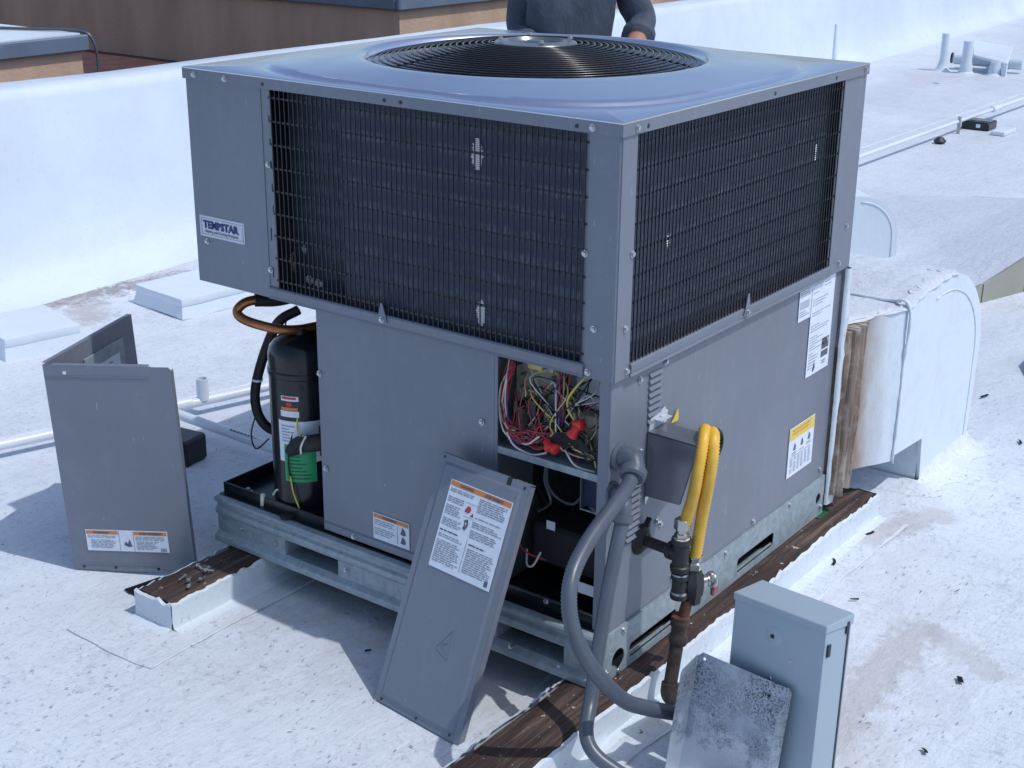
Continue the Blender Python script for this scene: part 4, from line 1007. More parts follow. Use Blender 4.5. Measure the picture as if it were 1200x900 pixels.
# --- blower side of the compartment
bh = LT('blower_housing', 'black', ac, [(.112, 0), (.112, .012), (.104, .017), (.090, .017), (.085, .006)], (.20, .215, .44), (-1, -.1, .0), 40)
bm = bmesh.new(); tube(bm, [(.182, .215 + .098 * math.cos(2 * PI * k / 40), .44 + .098 * math.sin(2 * PI * k / 40)) for k in range(41)], .0045, 6, caps=False); link('housing_rim', bm, 'dark', bh, smooth=True)
for k in range(20):
    a = 2 * PI * k / 20; BX('blower_vane', 'dark', bh, .19, .26, .215 + .07 * math.cos(a) - .002, .215 + .07 * math.cos(a) + .002, .44 + .07 * math.sin(a) - .006, .44 + .07 * math.sin(a) + .006)
BX('blower_motor', 'dark', ac, .10, .30, .09, .27, .26, .36, .02, 3)
BX('ignition_control', 'blu', ac, .06, .13, .048, .105, .46, .545, .002); BX('control_bracket', 'liner', ac, .055, .14, .106, .1085, .45, .552); BX('control_bracket', 'galv_light', ac, .053, .0545, .045, .107, .452, .455)
TB('wire', 'boxsteel', ac, [(.06, .19, .552), (.05, .193, .52), (.05, .185, .48), (.06, .16, .455), (.06, .13, .455), (.06, .11, .475)], .003, 6)
TB('wire', 'boxsteel', ac, [(.055, .195, .552), (.045, .195, .50), (.06, .188, .45), (.08, .21, .42), (.08, .235, .40)], .003, 6)
TB('wire', 'whtw', ac, [(.06, .25, .31), (.04, .235, .285), (.035, .215, .29), (.05, .205, .32)], .0024, 6); TB('wire', 'redw', ac, [(.05, .28, .345), (.04, .24, .315), (.05, .19, .305)], .0022, 6)
BX('data_label', 'stk', ac, .034, .0355, .158, .180, .392, .412); BX('data_label', 'stk', ac, .044, .0455, .055, .10, .258, .284)
BX('gas_manifold', 'iron', ac, .08, .12, .045, .09, .30, .42, .006); TB('burner_tube', 'steel', ac, [(.1, .06, .36), (.1, .07, .41), (.12, .12, .43)], .008, 8)
screw(ac, (.0195, .165, .224), (-1, 0, .4))
# ------------------------------------------------------------------ loose panels
def panel_bm(w, h, depth=.019, notch=True):
    """front face in x-z at y=0 (faces -y), folded edges behind"""
    bm = bmesh.new(); b = .016
    xs = [0, b, b + .006, w - b - .006, w - b, w]; zs = [0, b, b + .006, h - b - .006, h - b, h]
    V = {}
    for i, x in enumerate(xs):
        for j, z in enumerate(zs):
            inn = 2 <= i <= 3 and 2 <= j <= 3
            V[i, j] = bm.verts.new((x, -.0035 if inn else 0, z))
    for i in range(5):
        for j in range(5): bm.faces.new((V[i, j], V[i + 1, j], V[i + 1, j + 1], V[i, j + 1]))
    bmesh.ops.recalc_face_normals(bm, faces=bm.faces)
    # folded sides
    for x in (0, w - .0016): box(bm, x, x + .0016, .0002, depth, .004, h - .004)
    box(bm, .0, w, .0002, depth, h - .0016, h); box(bm, .03, w * .48, .0002, depth, 0, .0016); box(bm, w * .62, w - .02, .0002, depth, 0, .0016)
    box(bm, .0, w, .0012, .0022, .0017, h - .0017)
    return bm
fp = thing('access_panel', 'flat grey access panel with large white warning sticker leaning on the front of the unit', 'access panel', (-.26, .31, 0))
B0, B1, T0 = Vector((-.250, .440, .004)), Vector((-.278, .180, .004)), Vector((-.032, .457, .528))
ux = (B1 - B0).normalized(); vz = (T0 - B0); vz = (vz - ux * vz.dot(ux)).normalized(); nn = vz.cross(ux)
w_, h_ = (B1 - B0).length, .574
FM = Matrix((( ux.x, nn.x, vz.x, B0.x), (ux.y, nn.y, vz.y, B0.y), (ux.z, nn.z, vz.z, B0.z), (0, 0, 0, 1)))
link('sheet', panel_bm(w_, h_), 'paint', fp, angle=20, matrix=FM)
for x, z in ((.012, h_ - .008), (w_ - .012, h_ - .01), (.02, .008), (w_ - .03, .012), (w_ * .5, .008)):
    p = FM @ Vector((x, -.0002, z)); hole_ = LT('screw_hole', 'black', fp, [(.0035, 0), (.0035, .0005)], p, -nn, 8)
bm = bmesh.new(); box(bm, w_ - .062, w_ - .050, -.0006, .02, h_ - .016, h_ + .0006); link('notch', bm, 'black', fp, matrix=FM)
tri = [(.158, .178), (.172, .178), (.172, .236), (.166, .236)]
bm = bmesh.new(); tube(bm, [FM @ Vector((x, -.0037, z)) for x, z in ((.135, .172), (.176, .158), (.170, .222), (.135, .172))], .0012, 5); tube(bm, [FM @ Vector((x, -.0037, z)) for x, z in ((.148, .178), (.164, .19), (.150, .186), (.165, .170))], .001, 5)
link('embossed_mark', bm, 'paint', fp)
sx, sz, sw, sh_ = .052, .527, .182, .196
s = Sticker(fp, FM @ Vector((sx, -.0037, sz)), ux, -vz, sw, sh_, label='large warning sticker with orange header and two columns of small print')
s.r('orange', .002, .002, sw - .004, .011, .0014); s.text('ink', 'WARNING', .030, .0108, .0095, .04, .0003); s.text('ink', 'AVERTISSEMENT', .104, .0108, .0095, .055, .0003)
L_ = .0046
s.words('inkl', .005, .018, .080, .012, L_, .55, .15); s.words('inkl', .005, .036, .050, .045, L_, .55); s.words('inkl', .005, .084, .058, .02, L_, .55)
s.words('inkl', .093, .018, .084, .05, L_, .55, .2); s.words('inkl', .090, .070, .087, .04, L_, .55, .3)
s.words('ink', .005, .110, .06, .008, .006, .5, .2); s.words('inkl', .005, .120, .078, .066, L_, .5, .25); s.words('ink', .095, .118, .06, .008, .006, .5, .2); s.words('inkl', .095, .128, .082, .058, L_, .5, .25)
s.r('ink', .088, .110, .0009, .075); s.r('ink', .058, .036, .034, .0007); s.r('ink', .058, .066, .034, .0007); s.r('ink', .164, .178, .010, .012)
s.poly('redp', [(.070 + .007 * math.cos(a * .7), .050 + .008 * math.sin(a * .7)) for a in range(9)]); s.poly('ink', [(.060, .058), (.066, .056), (.062, .048)]); s.poly('ink', [(.078, .062), (.088, .062), (.084, .054)])
s.poly('ink', [(.066, .074), (.076, .070), (.080, .082), (.074, .096), (.066, .092), (.069, .084)]); s.poly('stk', [(.071, .078), (.075, .078), (.073, .086)], .0022)
s.done()

lp = thing('folded_panel', 'tall grey L shaped corner panel standing on the roof beside the unit', 'access panel', (-.19, 1.35, 0))
bl_ = Vector((-.267, 1.478, .003)); ur = Vector((.483, -.875, 0)).normalized(); tl = Vector((-.285, 1.495, .573))
vz2 = (tl - bl_); hL = vz2.length; vz2.normalize(); ur = (ur - vz2 * ur.dot(vz2)).normalized(); n2 = vz2.cross(ur)
LM = Matrix(((ur.x, n2.x, vz2.x, bl_.x), (ur.y, n2.y, vz2.y, bl_.y), (ur.z, n2.z, vz2.z, bl_.z), (0, 0, 0, 1)))
wL = .332
bm = bmesh.new()
plate(bm, [(0, 0), (.10, 0), (.105, -.002), (wL - .09, .0), (wL - .085, .010), (wL, .012), (wL, hL - .008), (wL - .006, hL - .002), (wL - .05, hL - .002), (wL - .052, hL), (0, hL)], [], lambda u, v: (u, 0, v), (0, .0016, 0))
box(bm, .0, wL - .055, -.0020, -.0002, hL - .030, hL - .0275); box(bm, wL - .0018, wL, .0018, .018, .016, hL - .012); box(bm, .02, wL - .06, .0018, .016, hL - .0016, hL)
box(bm, .02, wL - .10, -.0016, -.0002, .018, .0205)
link('front_sheet', bm, 'paint', lp, matrix=LM)
for x in (.028, .115, wL - .10): LT('screw_hole', 'black', lp, [(.004, 0), (.004, .0006)], LM @ Vector((x, -.0003, .009)), -n2, 8)
for x, z in ((.055, hL - .02),): LT('screw_hole', 'stk', lp, [(.005, 0), (.005, .0006)], LM @ Vector((x, -.0003, z)), -n2, 8)
# wing folded back along the left edge
wd = Vector((math.cos(math.radians(20)), math.sin(math.radians(20)), 0)); wd = (wd - vz2 * wd.dot(vz2)).normalized(); wn = vz2.cross(wd)
WM = Matrix(((wd.x, wn.x, vz2.x, bl_.x), (wd.y, wn.y, vz2.y, bl_.y), (wd.z, wn.z, vz2.z, bl_.z), (0, 0, 0, 1)))
bm = bmesh.new(); lw = .42; box(bm, .0022, lw, .0, .0016, 0, hL); box(bm, .02, lw, .0018, .014, hL - .0016, hL); box(bm, lw - .0016, lw, .0018, .016, .01, hL - .003)
link('wing_sheet', bm, 'paint', lp, matrix=WM)
bm = bmesh.new(); box(bm, .17, .36, -.0045, -.0003, .30, .525, .001); link('backing_pad', bm, 'galv', lp, matrix=WM)
bm = bmesh.new(); box(bm, .20, .33, -.0062, -.0048, .36, .49); link('paper_label', bm, 'stk', lp, matrix=WM)
bm = bmesh.new()
for i in range(7): box(bm, .215, .315 - random.uniform(0, .03), -.0068, -.0064, .475 - i * .013, .479 - i * .013)
link('printed_text', bm, 'inkl', lp, matrix=WM, kind='stuff')
s = Sticker(lp, LM @ Vector((.046, -.0005, .118)), ur, -vz2, .222, .060, label='wide white warning sticker near the bottom of the folded panel')
s.r('orange', .002, .002, .086, .010, .0014); s.r('orange', .131, .002, .089, .010, .0014); s.text('ink', 'WARNING', .022, .0100, .0085, .05, .0003); s.text('ink', 'AVERTISSEMENT', .146, .0100, .0085, .066, .0003)
s.words('inkl', .005, .016, .080, .008, .004, .5, .1); s.words('inkl', .012, .028, .07, .026, .0042, .5, .3); s.words('inkl', .134, .016, .080, .012, .004, .5, .1); s.words('inkl', .136, .030, .06, .026, .0042, .5, .3); s.r('inkl', .200, .048, .016, .010)
s.r('ink', .090, .002, .0009, .056); s.r('ink', .129, .002, .0009, .056); s.poly('ink', [(.102, .040), (.107, .031), (.112, .038), (.118, .024), (.124, .046), (.112, .046)]); s.done()

# ------------------------------------------------------------------ black sheet painted in for the shaded gap by the left sleeper
bm = bmesh.new(); g = [[bm.verts.new((-.262 + .10 * i / 4 - .02 * j / 3, 1.285 - .11 * j / 3 - .005 * i, .005 + .022 * (j / 3) * (i / 4) + .006 * noise.noise((i, j, 0)))) for i in range(5)] for j in range(4)]
for j in range(3):
    for i in range(4): bm.faces.new((g[j][i], g[j][i + 1], g[j + 1][i + 1], g[j + 1][i]))
bmesh.ops.solidify(bm, geom=bm.faces[:], thickness=.003)
tag(link('shade_sheet', bm, 'rubber', None, angle=40), 'black sheet painting the shaded gap between folded panel and sleeper end', 'painted shade')
# loose screws on the left sleeper
SL = ['silver screw lying on the left timber sleeper, nearest to the base rail of the unit', 'silver screw on the left sleeper, nearest its ragged front edge', 'silver screw on the left sleeper, second nearest to the unit',
      'silver screw on the left sleeper, in the middle of the loose group', 'silver screw on the left sleeper, nearest to the sawn end on the front side', 'silver screw on the left sleeper, touching the centre of the pile', 'silver screw on the left sleeper, closest to the folded grey panel']
random.seed(3)
for i, (x, y) in enumerate([(-.158, 1.098), (-.181, 1.062), (-.147, 1.069), (-.205, 1.087), (-.226, 1.066), (-.168, 1.080), (-.235, 1.10)]):
    bm = bmesh.new(); lathe(bm, [(.0015, 0), (.0022, .004), (.0022, .018), (.0052, .0185), (.0052, .021), (.0038, .022), (.0036, .026)], 8)
    o = link('loose_screw', bm, 'zinc', None, angle=40); a = random.uniform(0, 6)
    o.matrix_world = Matrix.Translation((x, y, .0790)) @ Matrix.Rotation(a, 4, 'Z') @ Matrix.Rotation(1.45, 4, 'Y')
    tag(o, SL[i], 'screw', 'loose screws on the timber sleeper')

# ------------------------------------------------------------------ disconnect box on the right face
jb = thing('junction_box', 'dark steel junction box with sloping front mounted on the right side of the unit', 'electrical box', (.21, 0, .54))
yb = .0100; x0, x1 = .158, .222
bm = bmesh.new(); pr = [(yb, .472), (yb, .622), (-.112, .620), (-.113, .608), (-.078, .474)]
extrude_poly(bm, [(x0, y, z) for y, z in pr], (x1 - x0, 0, 0)); bmesh.ops.bevel(bm, geom=bm.edges[:], offset=.0022, segments=2, affect='EDGES'); link('body', bm, 'boxsteel', jb, angle=35)
bm = bmesh.new(); extrude_poly(bm, [(x0 - .002, y, z) for y, z in [(yb - .002, .6228), (yb - .002, .6245), (-.1145, .6225), (-.116, .606), (-.1145, .606), (-.1135, .6205)]], (x1 - x0 + .004, 0, 0)); link('cover', bm, 'boxsteel', jb, angle=35)
bm = bmesh.new(); plate(bm, [(.160, .624), (.232, .624), (.236, .650), (.228, .654), (.225, .660), (.165, .650)], [circ(.200, .640, .006, 12)], lambda u, v: (u, .0090, v), (0, -.0025, 0)); box(bm, .18, .222, .0062, -.012, .6426, .6446); link('hasp_plate', bm, 'brightzinc', jb)
LT('lock_pin', 'steel', jb, [(.0055, 0), (.0055, .006)], (.200, .0062, .640), (0, -1, 0), 10)
bm = bmesh.new(); extrude_poly(bm, [(.256, .0085, .612), (.282, .0085, .612), (.281, .0085, .637)], (0, -.003, 0)); link('label_corner', bm, 'yelp', jb)
bm = bmesh.new(); extrude_poly(bm, [(.1555, .0085, .4715), (.175, .0085, .4715), (.156, .0085, .452)], (0, -.002, 0)); link('bracket_tab', bm, 'zinc', jb)

# grommet where the gas hoses enter
gr = LT('grommet', 'rubber', None, [(.026, 0), (.039, .001), (.041, .006), (.038, .012), (.030, .014), (.027, .006)], (.450, .0095, .497), (0, -1, 0), 28)
tag(gr, 'black rubber grommet in the side panel behind the yellow gas hose', 'grommet')

# ------------------------------------------------------------------ gas piping
gp = thing('gas_pipe', 'black and rusty gas pipe with tee, valve and drip elbow rising beside the unit', 'gas pipe', (.12, -.09, .0))
LT('wall_flange', 'rubber', gp, [(.036, 0), (.034, .004), (.022, .010), (.019, .016)], (.150, .0100, .372), (0, -1, 0), 20)
bm = bmesh.new(); extrude_poly(bm, [(.150, .004, .405), (.158, .004, .405), (.164, .004, .423), (.152, .004, .414)], (0, -.012, 0)); link('flange_tab', bm, 'rubber', gp)
TX, TY = .140, -.097
TB('horizontal_pipe', 'iron', gp, [(.150, .0, .372), (TX + .001, TY + .02, .374)], .0125, 14, sp=False)
LT('tape_ring', 'whtw', gp, [(.0135, 0), (.0135, .005)], (.1435, -.062, .3733), (-.1, -1, 0), 12)
def fitting(name, mat, p, d, r, L, collar=True, seg=16):
    pr = [(r * 1.16, 0), (r * 1.2, .004), (r * 1.2, .011), (r, .014), (r, L - .014), (r * 1.2, L - .011), (r * 1.2, L - .004), (r * 1.16, L)] if collar else [(r, 0), (r, L)]
    return LT(name, mat, gp, pr, p, d, seg)
fitting('tee', 'iron', (TX, TY, .335), (0, 0, 1), .0185, .076)
LT('tee_branch', 'iron', gp, [(.0175, 0), (.0175, .018), (.021, .020), (.021, .030)], (TX, TY, .374), (.1, 1, 0), 16)
fitting('union', 'iron', (TX + .002, TY, .268), (0, 0, 1), .017, .058); LT('thread_ring', 'zinc', gp, [(.0195, 0), (.0195, .004)], (TX, TY, .326), seg=14); LT('thread_ring', 'zinc', gp, [(.0195, 0), (.0195, .005)], (TX + .002, TY, .280), seg=14)
# valve beside the tee, carrying the front hose
VX, VY = .166, -.118
bm = bmesh.new(); lathe(bm, [(.016, .0), (.019, .004), (.019, .018), (.024, .026), (.025, .05), (.022, .066), (.017, .074), (.017, .082)], 8, Matrix.Translation((VX, VY, .252))); link('valve_body', bm, 'iron', gp, angle=35)
TB('valve_link', 'iron', gp, [(TX, TY, .30), (VX, VY, .295)], .014, 10, sp=False)
LT('valve_stem', 'brass', gp, [(.012, 0), (.012, .012), (.014, .013), (.014, .018)], (VX + .016, VY - .010, .300), (.75, -.6, .1), 12)
hd_ = LT('valve_handle', 'brass', gp, [(.017, 0), (.019, .004), (.019, .011), (.016, .014)], (VX + .030, VY - .021, .301), (.75, -.6, .1), 14)
bm = bmesh.new(); box(bm, VX + .026, VX + .050, VY - .036, VY - .026, .266, .294, .003); o = link('handle_grip', bm, 'redgrip', hd_)
# rusty riser
TB('riser', 'rust', gp, [(VX - .010, VY + .006, .262), (VX - .020, VY + .012, .215)], .0125, 14, sp=False)
LT('coupling', 'rustiron', gp, [(.019, 0), (.021, .004), (.021, .014), (.0175, .02), (.0175, .038), (.021, .043), (.021, .056), (.018, .06)], (VX - .027, VY + .016, .160), (.05, -.02, 1), 18)
LT('rust_ring', 'rust', gp, [(.0205, 0), (.0205, .006)], (VX - .0235, VY + .0145, .2195), (.05, -.02, 1), 18)
TB('lower_pipe', 'rustiron', gp, [(VX - .026, VY + .016, .175), (VX - .056, VY + .014, .058)], .0150, 14, sp=False)
TB('elbow', 'rustiron', gp, [(VX - .053, VY + .014, .072), (VX - .058, VY + .012, .048), (VX - .052, VY + .0, .034), (VX - .03, VY - .03, .031)], .0195, 14)
TB('ground_pipe', 'rustiron', gp, [(VX - .025, VY - .02, .031), (VX + .02, VY - .14, .031)], .015, 12, sp=False)
# yellow corrugated gas hose: two visible runs
def ribbed(name, mat, parent, pts, r, pitch, amp, seg=14):
    bm = bmesh.new(); tube(bm, spline(pts, 16), r, seg, step=pitch / 2, rfun=lambda i, n: r + (amp if i % 2 else -amp)); return link(name, bm, mat, parent, smooth=True)
gh = thing('gas_hose', 'bright yellow corrugated gas hose looping from the valve up to the grommet', 'gas hose', (.2, -.1, .35))
ribbed('hose', 'yellow', gh, [(VX, VY, .362), (.172, -.120, .41), (.177, -.124, .47), (.172, -.137, .555), (.177, -.139, .605), (.197, -.127, .634), (.26, -.09, .612), (.36, -.042, .550), (.45, .018, .497)], .0128, .0070, .0012)
ribbed('hose', 'yellow', gh, [(TX + .002, TY, .432), (.144, -.104, .46), (.143, -.118, .52), (.149, -.123, .580), (.172, -.118, .628), (.205, -.102, .638), (.27, -.07, .605), (.36, -.033, .54), (.445, .018, .49)], .0124, .0070, .0012)
LT('hose_nut', 'brass', gh, [(.0165, 0), (.0185, .002), (.0185, .016), (.014, .019), (.014, .026), (.017, .028), (.017, .032)], (VX, VY, .334), seg=6)
LT('hose_nut', 'brass', gh, [(.0150, 0), (.0165, .002), (.0165, .018), (.0135, .02), (.0135, .026), (.018, .028), (.0175, .05), (.015, .052)], (TX, TY, .404), (.04, .02, 1), seg=6); LT('tape_ring', 'whtw', gh, [(.0175, 0), (.0175, .006)], (TX, TY, .4055), seg=14)

# ------------------------------------------------------------------ electrical conduits
c1 = thing('flexible_conduit', 'thick grey ribbed flexible conduit curving from the upper elbow down behind the metal tray', 'conduit', (.045, 0, .60))
TB('elbow', 'pvc_grey', c1, [(.044, .012, .604), (.042, -.022, .610), (.032, -.038, .600), (.012, -.046, .584)], .0215, 16)
LT('elbow_flange', 'pvc_grey', c1, [(.030, 0), (.030, .005), (.024, .009)], (.044, .0100, .604), (0, -1, .1), 18)
LT('compression_nut', 'pvc_grey', c1, [(.0245, 0), (.0285, .003), (.0285, .019), (.0235, .024)], (.026, -.041, .595), (-.5, -.18, -.30), 12)
ribbed('hose', 'pvc_grey', c1, [(.016, -.044, .588), (-.025, -.055, .574), (-.09, -.066, .56), (-.185, -.075, .530), (-.265, -.09, .492), (-.300, -.108, .44), (-.296, -.125, .375), (-.258, -.145, .295), (-.185, -.165, .205), (-.125, -.18, .162), (-.045, -.195, .115), (.04, -.21, .070), (.16, -.23, .038)], .0152, .0070, .0011)
c2 = thing('smooth_conduit', 'thinner smooth grey conduit dropping from the lower elbow to the roof', 'conduit', (.02, 0, .5))
TB('elbow', 'pvc_grey', c2, [(.026, .012, .528), (.020, -.018, .534), (.002, -.034, .520), (-.010, -.040, .498)], .017, 14)
LT('elbow_flange', 'pvc_grey', c2, [(.025, 0), (.025, .005), (.019, .008)], (.026, .0100, .528), (0, -1, .1), 16)
LT('compression_nut', 'pvc_grey', c2, [(.0185, 0), (.0215, .002), (.0215, .015), (.0175, .019)], (-.008, -.0395, .505), (-.28, -.10, -.9), 12)
TB('hose', 'pvc_grey', c2, [(-.011, -.041, .497), (-.040, -.046, .44), (-.078, -.052, .35), (-.118, -.060, .24), (-.158, -.072, .155), (-.212, -.098, .118), (-.232, -.13, .093), (-.222, -.175, .066), (-.195, -.225, .040), (-.14, -.31, .022), (-.02, -.48, .020)], .0150, 14)

# ------------------------------------------------------------------ enclosure cover and open tray leaning at lower right
eb = thing('enclosure_cover', 'blue grey metal electrical enclosure cover standing upright at lower right', 'enclosure', (.05, -.40, 0))
T1 = Vector((.020, -.292, .400)); yv = Vector((-.035, -.209, 0)).normalized(); wE, dE, hE = .212, .087, .44
up = Vector((.115, .035, 1)).normalized(); yv = (yv - up * yv.dot(up)).normalized(); dx = up.cross(yv); dx = -dx if dx.x < 0 else dx
EM = Matrix(((yv.x, dx.x, up.x, T1.x), (yv.y, dx.y, up.y, T1.y), (yv.z, dx.z, up.z, T1.z), (0, 0, 0, 1)))   # local x: along the front, y: depth (away), z: up
bm = bmesh.new()
plate(bm, rect(.0, wE, -hE + .036, -.0165), [circ(.098, -.062, .0045, 12)], lambda u, v: (u, 0, v), (0, .0016, 0))
link('front_sheet', bm, 'encl', eb, matrix=EM)
bm = bmesh.new(); box(bm, .0, .0016, .0018, dE, -hE + .036, -.0165); box(bm, wE - .0016, wE, .0018, dE - .012, -hE + .036, -.0165); link('side_sheet', bm, 'encl', eb, matrix=EM)
bm = bmesh.new(); extrude_poly(bm, [(-.003, -.004, -.016), (-.003, -.004, -.001), (-.003, dE + .004, .002), (-.003, dE + .004, -.020)], (wE + .006, 0, 0)); bmesh.ops.bevel(bm, geom=bm.edges[:], offset=.0015, affect='EDGES'); link('top_cap', bm, 'encl', eb, matrix=EM)
bm = bmesh.new(); box(bm, wE - .0008, wE + .0012, dE - .0115, dE - .006, -hE + .036, -.021); link('side_gap', bm, 'black', eb, matrix=EM)
bm = bmesh.new(); box(bm, wE - .0016, wE, dE - .0058, dE, -hE + .036, -.021); link('back_pan_edge', bm, 'encl', eb, matrix=EM)
bm = bmesh.new(); box(bm, .002, wE - .002, dE - .0018, dE - .0004, -hE + .036, -.021); link('back_sheet', bm, 'encl', eb, matrix=EM)
bm = bmesh.new(); lathe(bm, [(.020, 0), (.014, .0018), (.005, .0022)], 18, EM @ Matrix.Translation((.098, -.0002, -.062)) @ Matrix.Rotation(PI / 2, 4, 'X')); link('knockout', bm, 'encl', eb, angle=60)
LT('hole', 'black', eb, [(.0048, 0), (.0048, .0008)], EM @ Vector((.096, -.0022, -.062)), -dx, 10)
for x, z in ((.140, -.100), (.098, -.150), (.140, -.158)): LT('rivet', 'zinc', eb, [(.004, 0), (.003, .0018)], EM @ Vector((x, -.0002, z)), -dx, 8)
for x, y, z in ((wE + .0005, .008, -.055), (wE + .0005, dE - .02, -.022), (-.0045, .012, -.058)):
    bm = bmesh.new(); box(bm, x, x + .003, y, y + .010, z - .012, z + .012); link('latch_slot', bm, 'black', eb, matrix=EM)
tr = thing('metal_tray', 'open galvanised metal tray with dark speckled dirt leaning in front of the enclosure cover', 'tray', (-.1, -.36, 0))
t1 = Vector((-.022, -.240, .266)); ty = Vector((-.012, -.212, -.004)); wT = ty.length; ty.normalize()
tu = Vector((.15, -.03, 1)).normalized(); ty = (ty - tu * ty.dot(tu)).normalized(); td = tu.cross(ty); td = -td if td.x > 0 else td      # td points to the camera
TM = Matrix(((ty.x, td.x, tu.x, t1.x), (ty.y, td.y, tu.y, t1.y), (ty.z, td.z, tu.z, t1.z), (0, 0, 0, 1))); hT = .275
bm = bmesh.new(); plate(bm, [(0, -hT), (wT, -hT), (wT, -.006), (wT - .006, 0), (.010, 0), (0, -.010)], [circ(.016, -.012, .0035, 10), circ(.168, -.030, .0035, 10)], lambda u, v: (u, 0, v), (0, .0014, 0)); link('back_sheet', bm, 'galv_old', tr, matrix=TM)
bm = bmesh.new(); extrude_poly(bm, [(0, .0016, -.008), (0, .0016, -hT), (0, .058, -hT), (0, .058, -.032), (0, .054, -.026)], (-.0014, 0, 0)); link('side_flange', bm, 'galv_old', tr, matrix=TM)
bm = bmesh.new(); extrude_poly(bm, [(wT, .0016, -.008), (wT, .0016, -hT), (wT, .050, -hT), (wT, .046, -.040)], (.0014, 0, 0)); link('side_flange', bm, 'galv_old', tr, matrix=TM)
bm = bmesh.new(); box(bm, 0, wT, .0016, .06, -hT, -hT + .0014); link('bottom_flange', bm, 'galv_old', tr, matrix=TM)

# ------------------------------------------------------------------ scraps on the roof
random.seed(21)
def chip(x, y, L, w, a, lab, curl=0, cat='scrap', mat='rubber'):
    bm = bmesh.new(); N = 5; R = []
    for i in range(N + 1):
        t = i / N - .5; th = curl * t
        px = L * t if not curl else L / curl * math.sin(th); py = 0 if not curl else L / curl * (1 - math.cos(th))
        R.append([bm.verts.new((px, py + s * w / 2, .006 + .002 * noise.noise((x * 50 + i, y * 50, s)) + (.002 if s > 0 else 0))) for s in (-1, 1)])
    for p, q in zip(R, R[1:]): bm.faces.new((p[0], q[0], q[1], p[1]))
    bmesh.ops.solidify(bm, geom=bm.faces[:], thickness=.004)
    o = link('debris_scrap', bm, mat, None, matrix=Matrix.Translation((x, y, 0)) @ Matrix.Rotation(a, 4, 'Z')); tag(o, lab, cat, 'dark scraps scattered on the white roof')
for a in [(-.108, .587, .022, .009, -.6, 'small black scrap in the shade left of the leaning access panel'),
          (.99, -.098, .055, .012, .35, 'dark bent scrap beside the right sleeper, above the enclosure cover', .9), (1.215, -.104, .045, .012, -.3, 'dark scrap beside the right end of the sleeper', .6),
          (.83, -.225, .030, .008, -.9, 'short dark strip lying to the right of the enclosure cover top'),
          (.622, -.575, .035, .022, .5, 'dark leaf-like scrap on the open roof at right'), (.305, -.615, .028, .014, .8, 'curled dark scrap near the bottom right corner', .9), (-.001, -.105, .030, .004, .2, 'curled black wire scrap by the gas elbow', 4.2), (2.15, -.22, .045, .016, .5, 'dark scrap far right on the roof beyond the duct elbow', .5), (2.5, .02, .06, .014, -.3, 'dark streaky scrap right of the duct elbow foot')]:
    a = list(a); a[2] *= .75; a[3] *= .6
    chip(*a)
# small scattered grit: uncountable
bm = bmesh.new()
def grit(x, y, s):
    mw = Matrix.Translation((x, y, .0042)) @ Matrix.Rotation(random.gauss(-.65, .55), 4, 'Z') @ Matrix.Diagonal((s * random.uniform(1.2, 4.2), s, s * .35, 1))
    vs = [bm.verts.new(mw @ Vector(p)) for p in ((-1, -.6, 0), (1, -.5, 0), (.8, .7, 0), (-.7, .8, 0), (0, .1, 1.2))]
    for q in ((0, 1, 4), (1, 2, 4), (2, 3, 4), (3, 0, 4)): bm.faces.new([vs[k] for k in q])
for i in range(9500):
    x = random.uniform(-1.3, 2.6); y = random.uniform(-1.0, 2.6)
    if 0 < x < 1.1 and .1 < y < 1.0: continue
    if noise.noise((x * 2.2, y * 2.2, 0)) + .6 * noise.noise((x * 6, y * 6, 3)) + random.gauss(0, .12) < .0: continue
    grit(x, y, random.choice([.0007, .0009, .0011, .0013, .0016, .0019]))
for i in range(200):
    x = random.gauss(-.75, .35); y = random.gauss(.75, .4); grit(x, y, random.choice([.0009, .0012, .0016]))
for i in range(400):
    k = random.random(); grit(1.0 + .9 * k + random.gauss(0, .1), 3.60 - .17 * k + random.gauss(0, .07), random.choice([.0015, .002, .003]))
link('roof_grit', bm, 'grit', None, kind='stuff')

# ------------------------------------------------------------------ person behind the unit
PX, PY = 2.16, 1.60
pe = thing('person', 'person in a dark grey long sleeved shirt with rolled cuffs standing behind the unit', 'person', (PX, PY, 0))
PM = Matrix.Translation((PX, PY, 0)) @ Matrix.Rotation(math.atan2(-.803, .596) , 4, 'Z')      # local +x: viewer right, local -y: towards the unit
def skinned(name, mat, verts, edges, root, sub=2, parent=None):
    me = bpy.data.meshes.new(name); me.from_pydata([v[0] for v in verts], edges, []); me.materials.append(M[mat])
    o = bpy.data.objects.new(name, me); COL.objects.link(o)
    m = o.modifiers.new('skin', 'SKIN'); m.use_smooth_shade = True
    for i, v in enumerate(verts):
        r = v[1] if isinstance(v[1], tuple) else (v[1], v[1]); me.skin_vertices[0].data[i].radius = r; me.skin_vertices[0].data[i].use_root = i == root
    o.modifiers.new('sub', 'SUBSURF').levels = sub; o.modifiers['sub'].render_levels = sub
    dg = bpy.context.evaluated_depsgraph_get(); nm = bpy.data.meshes.new_from_object(o.evaluated_get(dg)); bpy.data.objects.remove(o)
    nm.transform(PM)
    for p in nm.polygons: p.use_smooth = True
    if not nm.materials: nm.materials.append(M[mat])
    return link_me(name, nm, parent)
hips = .93
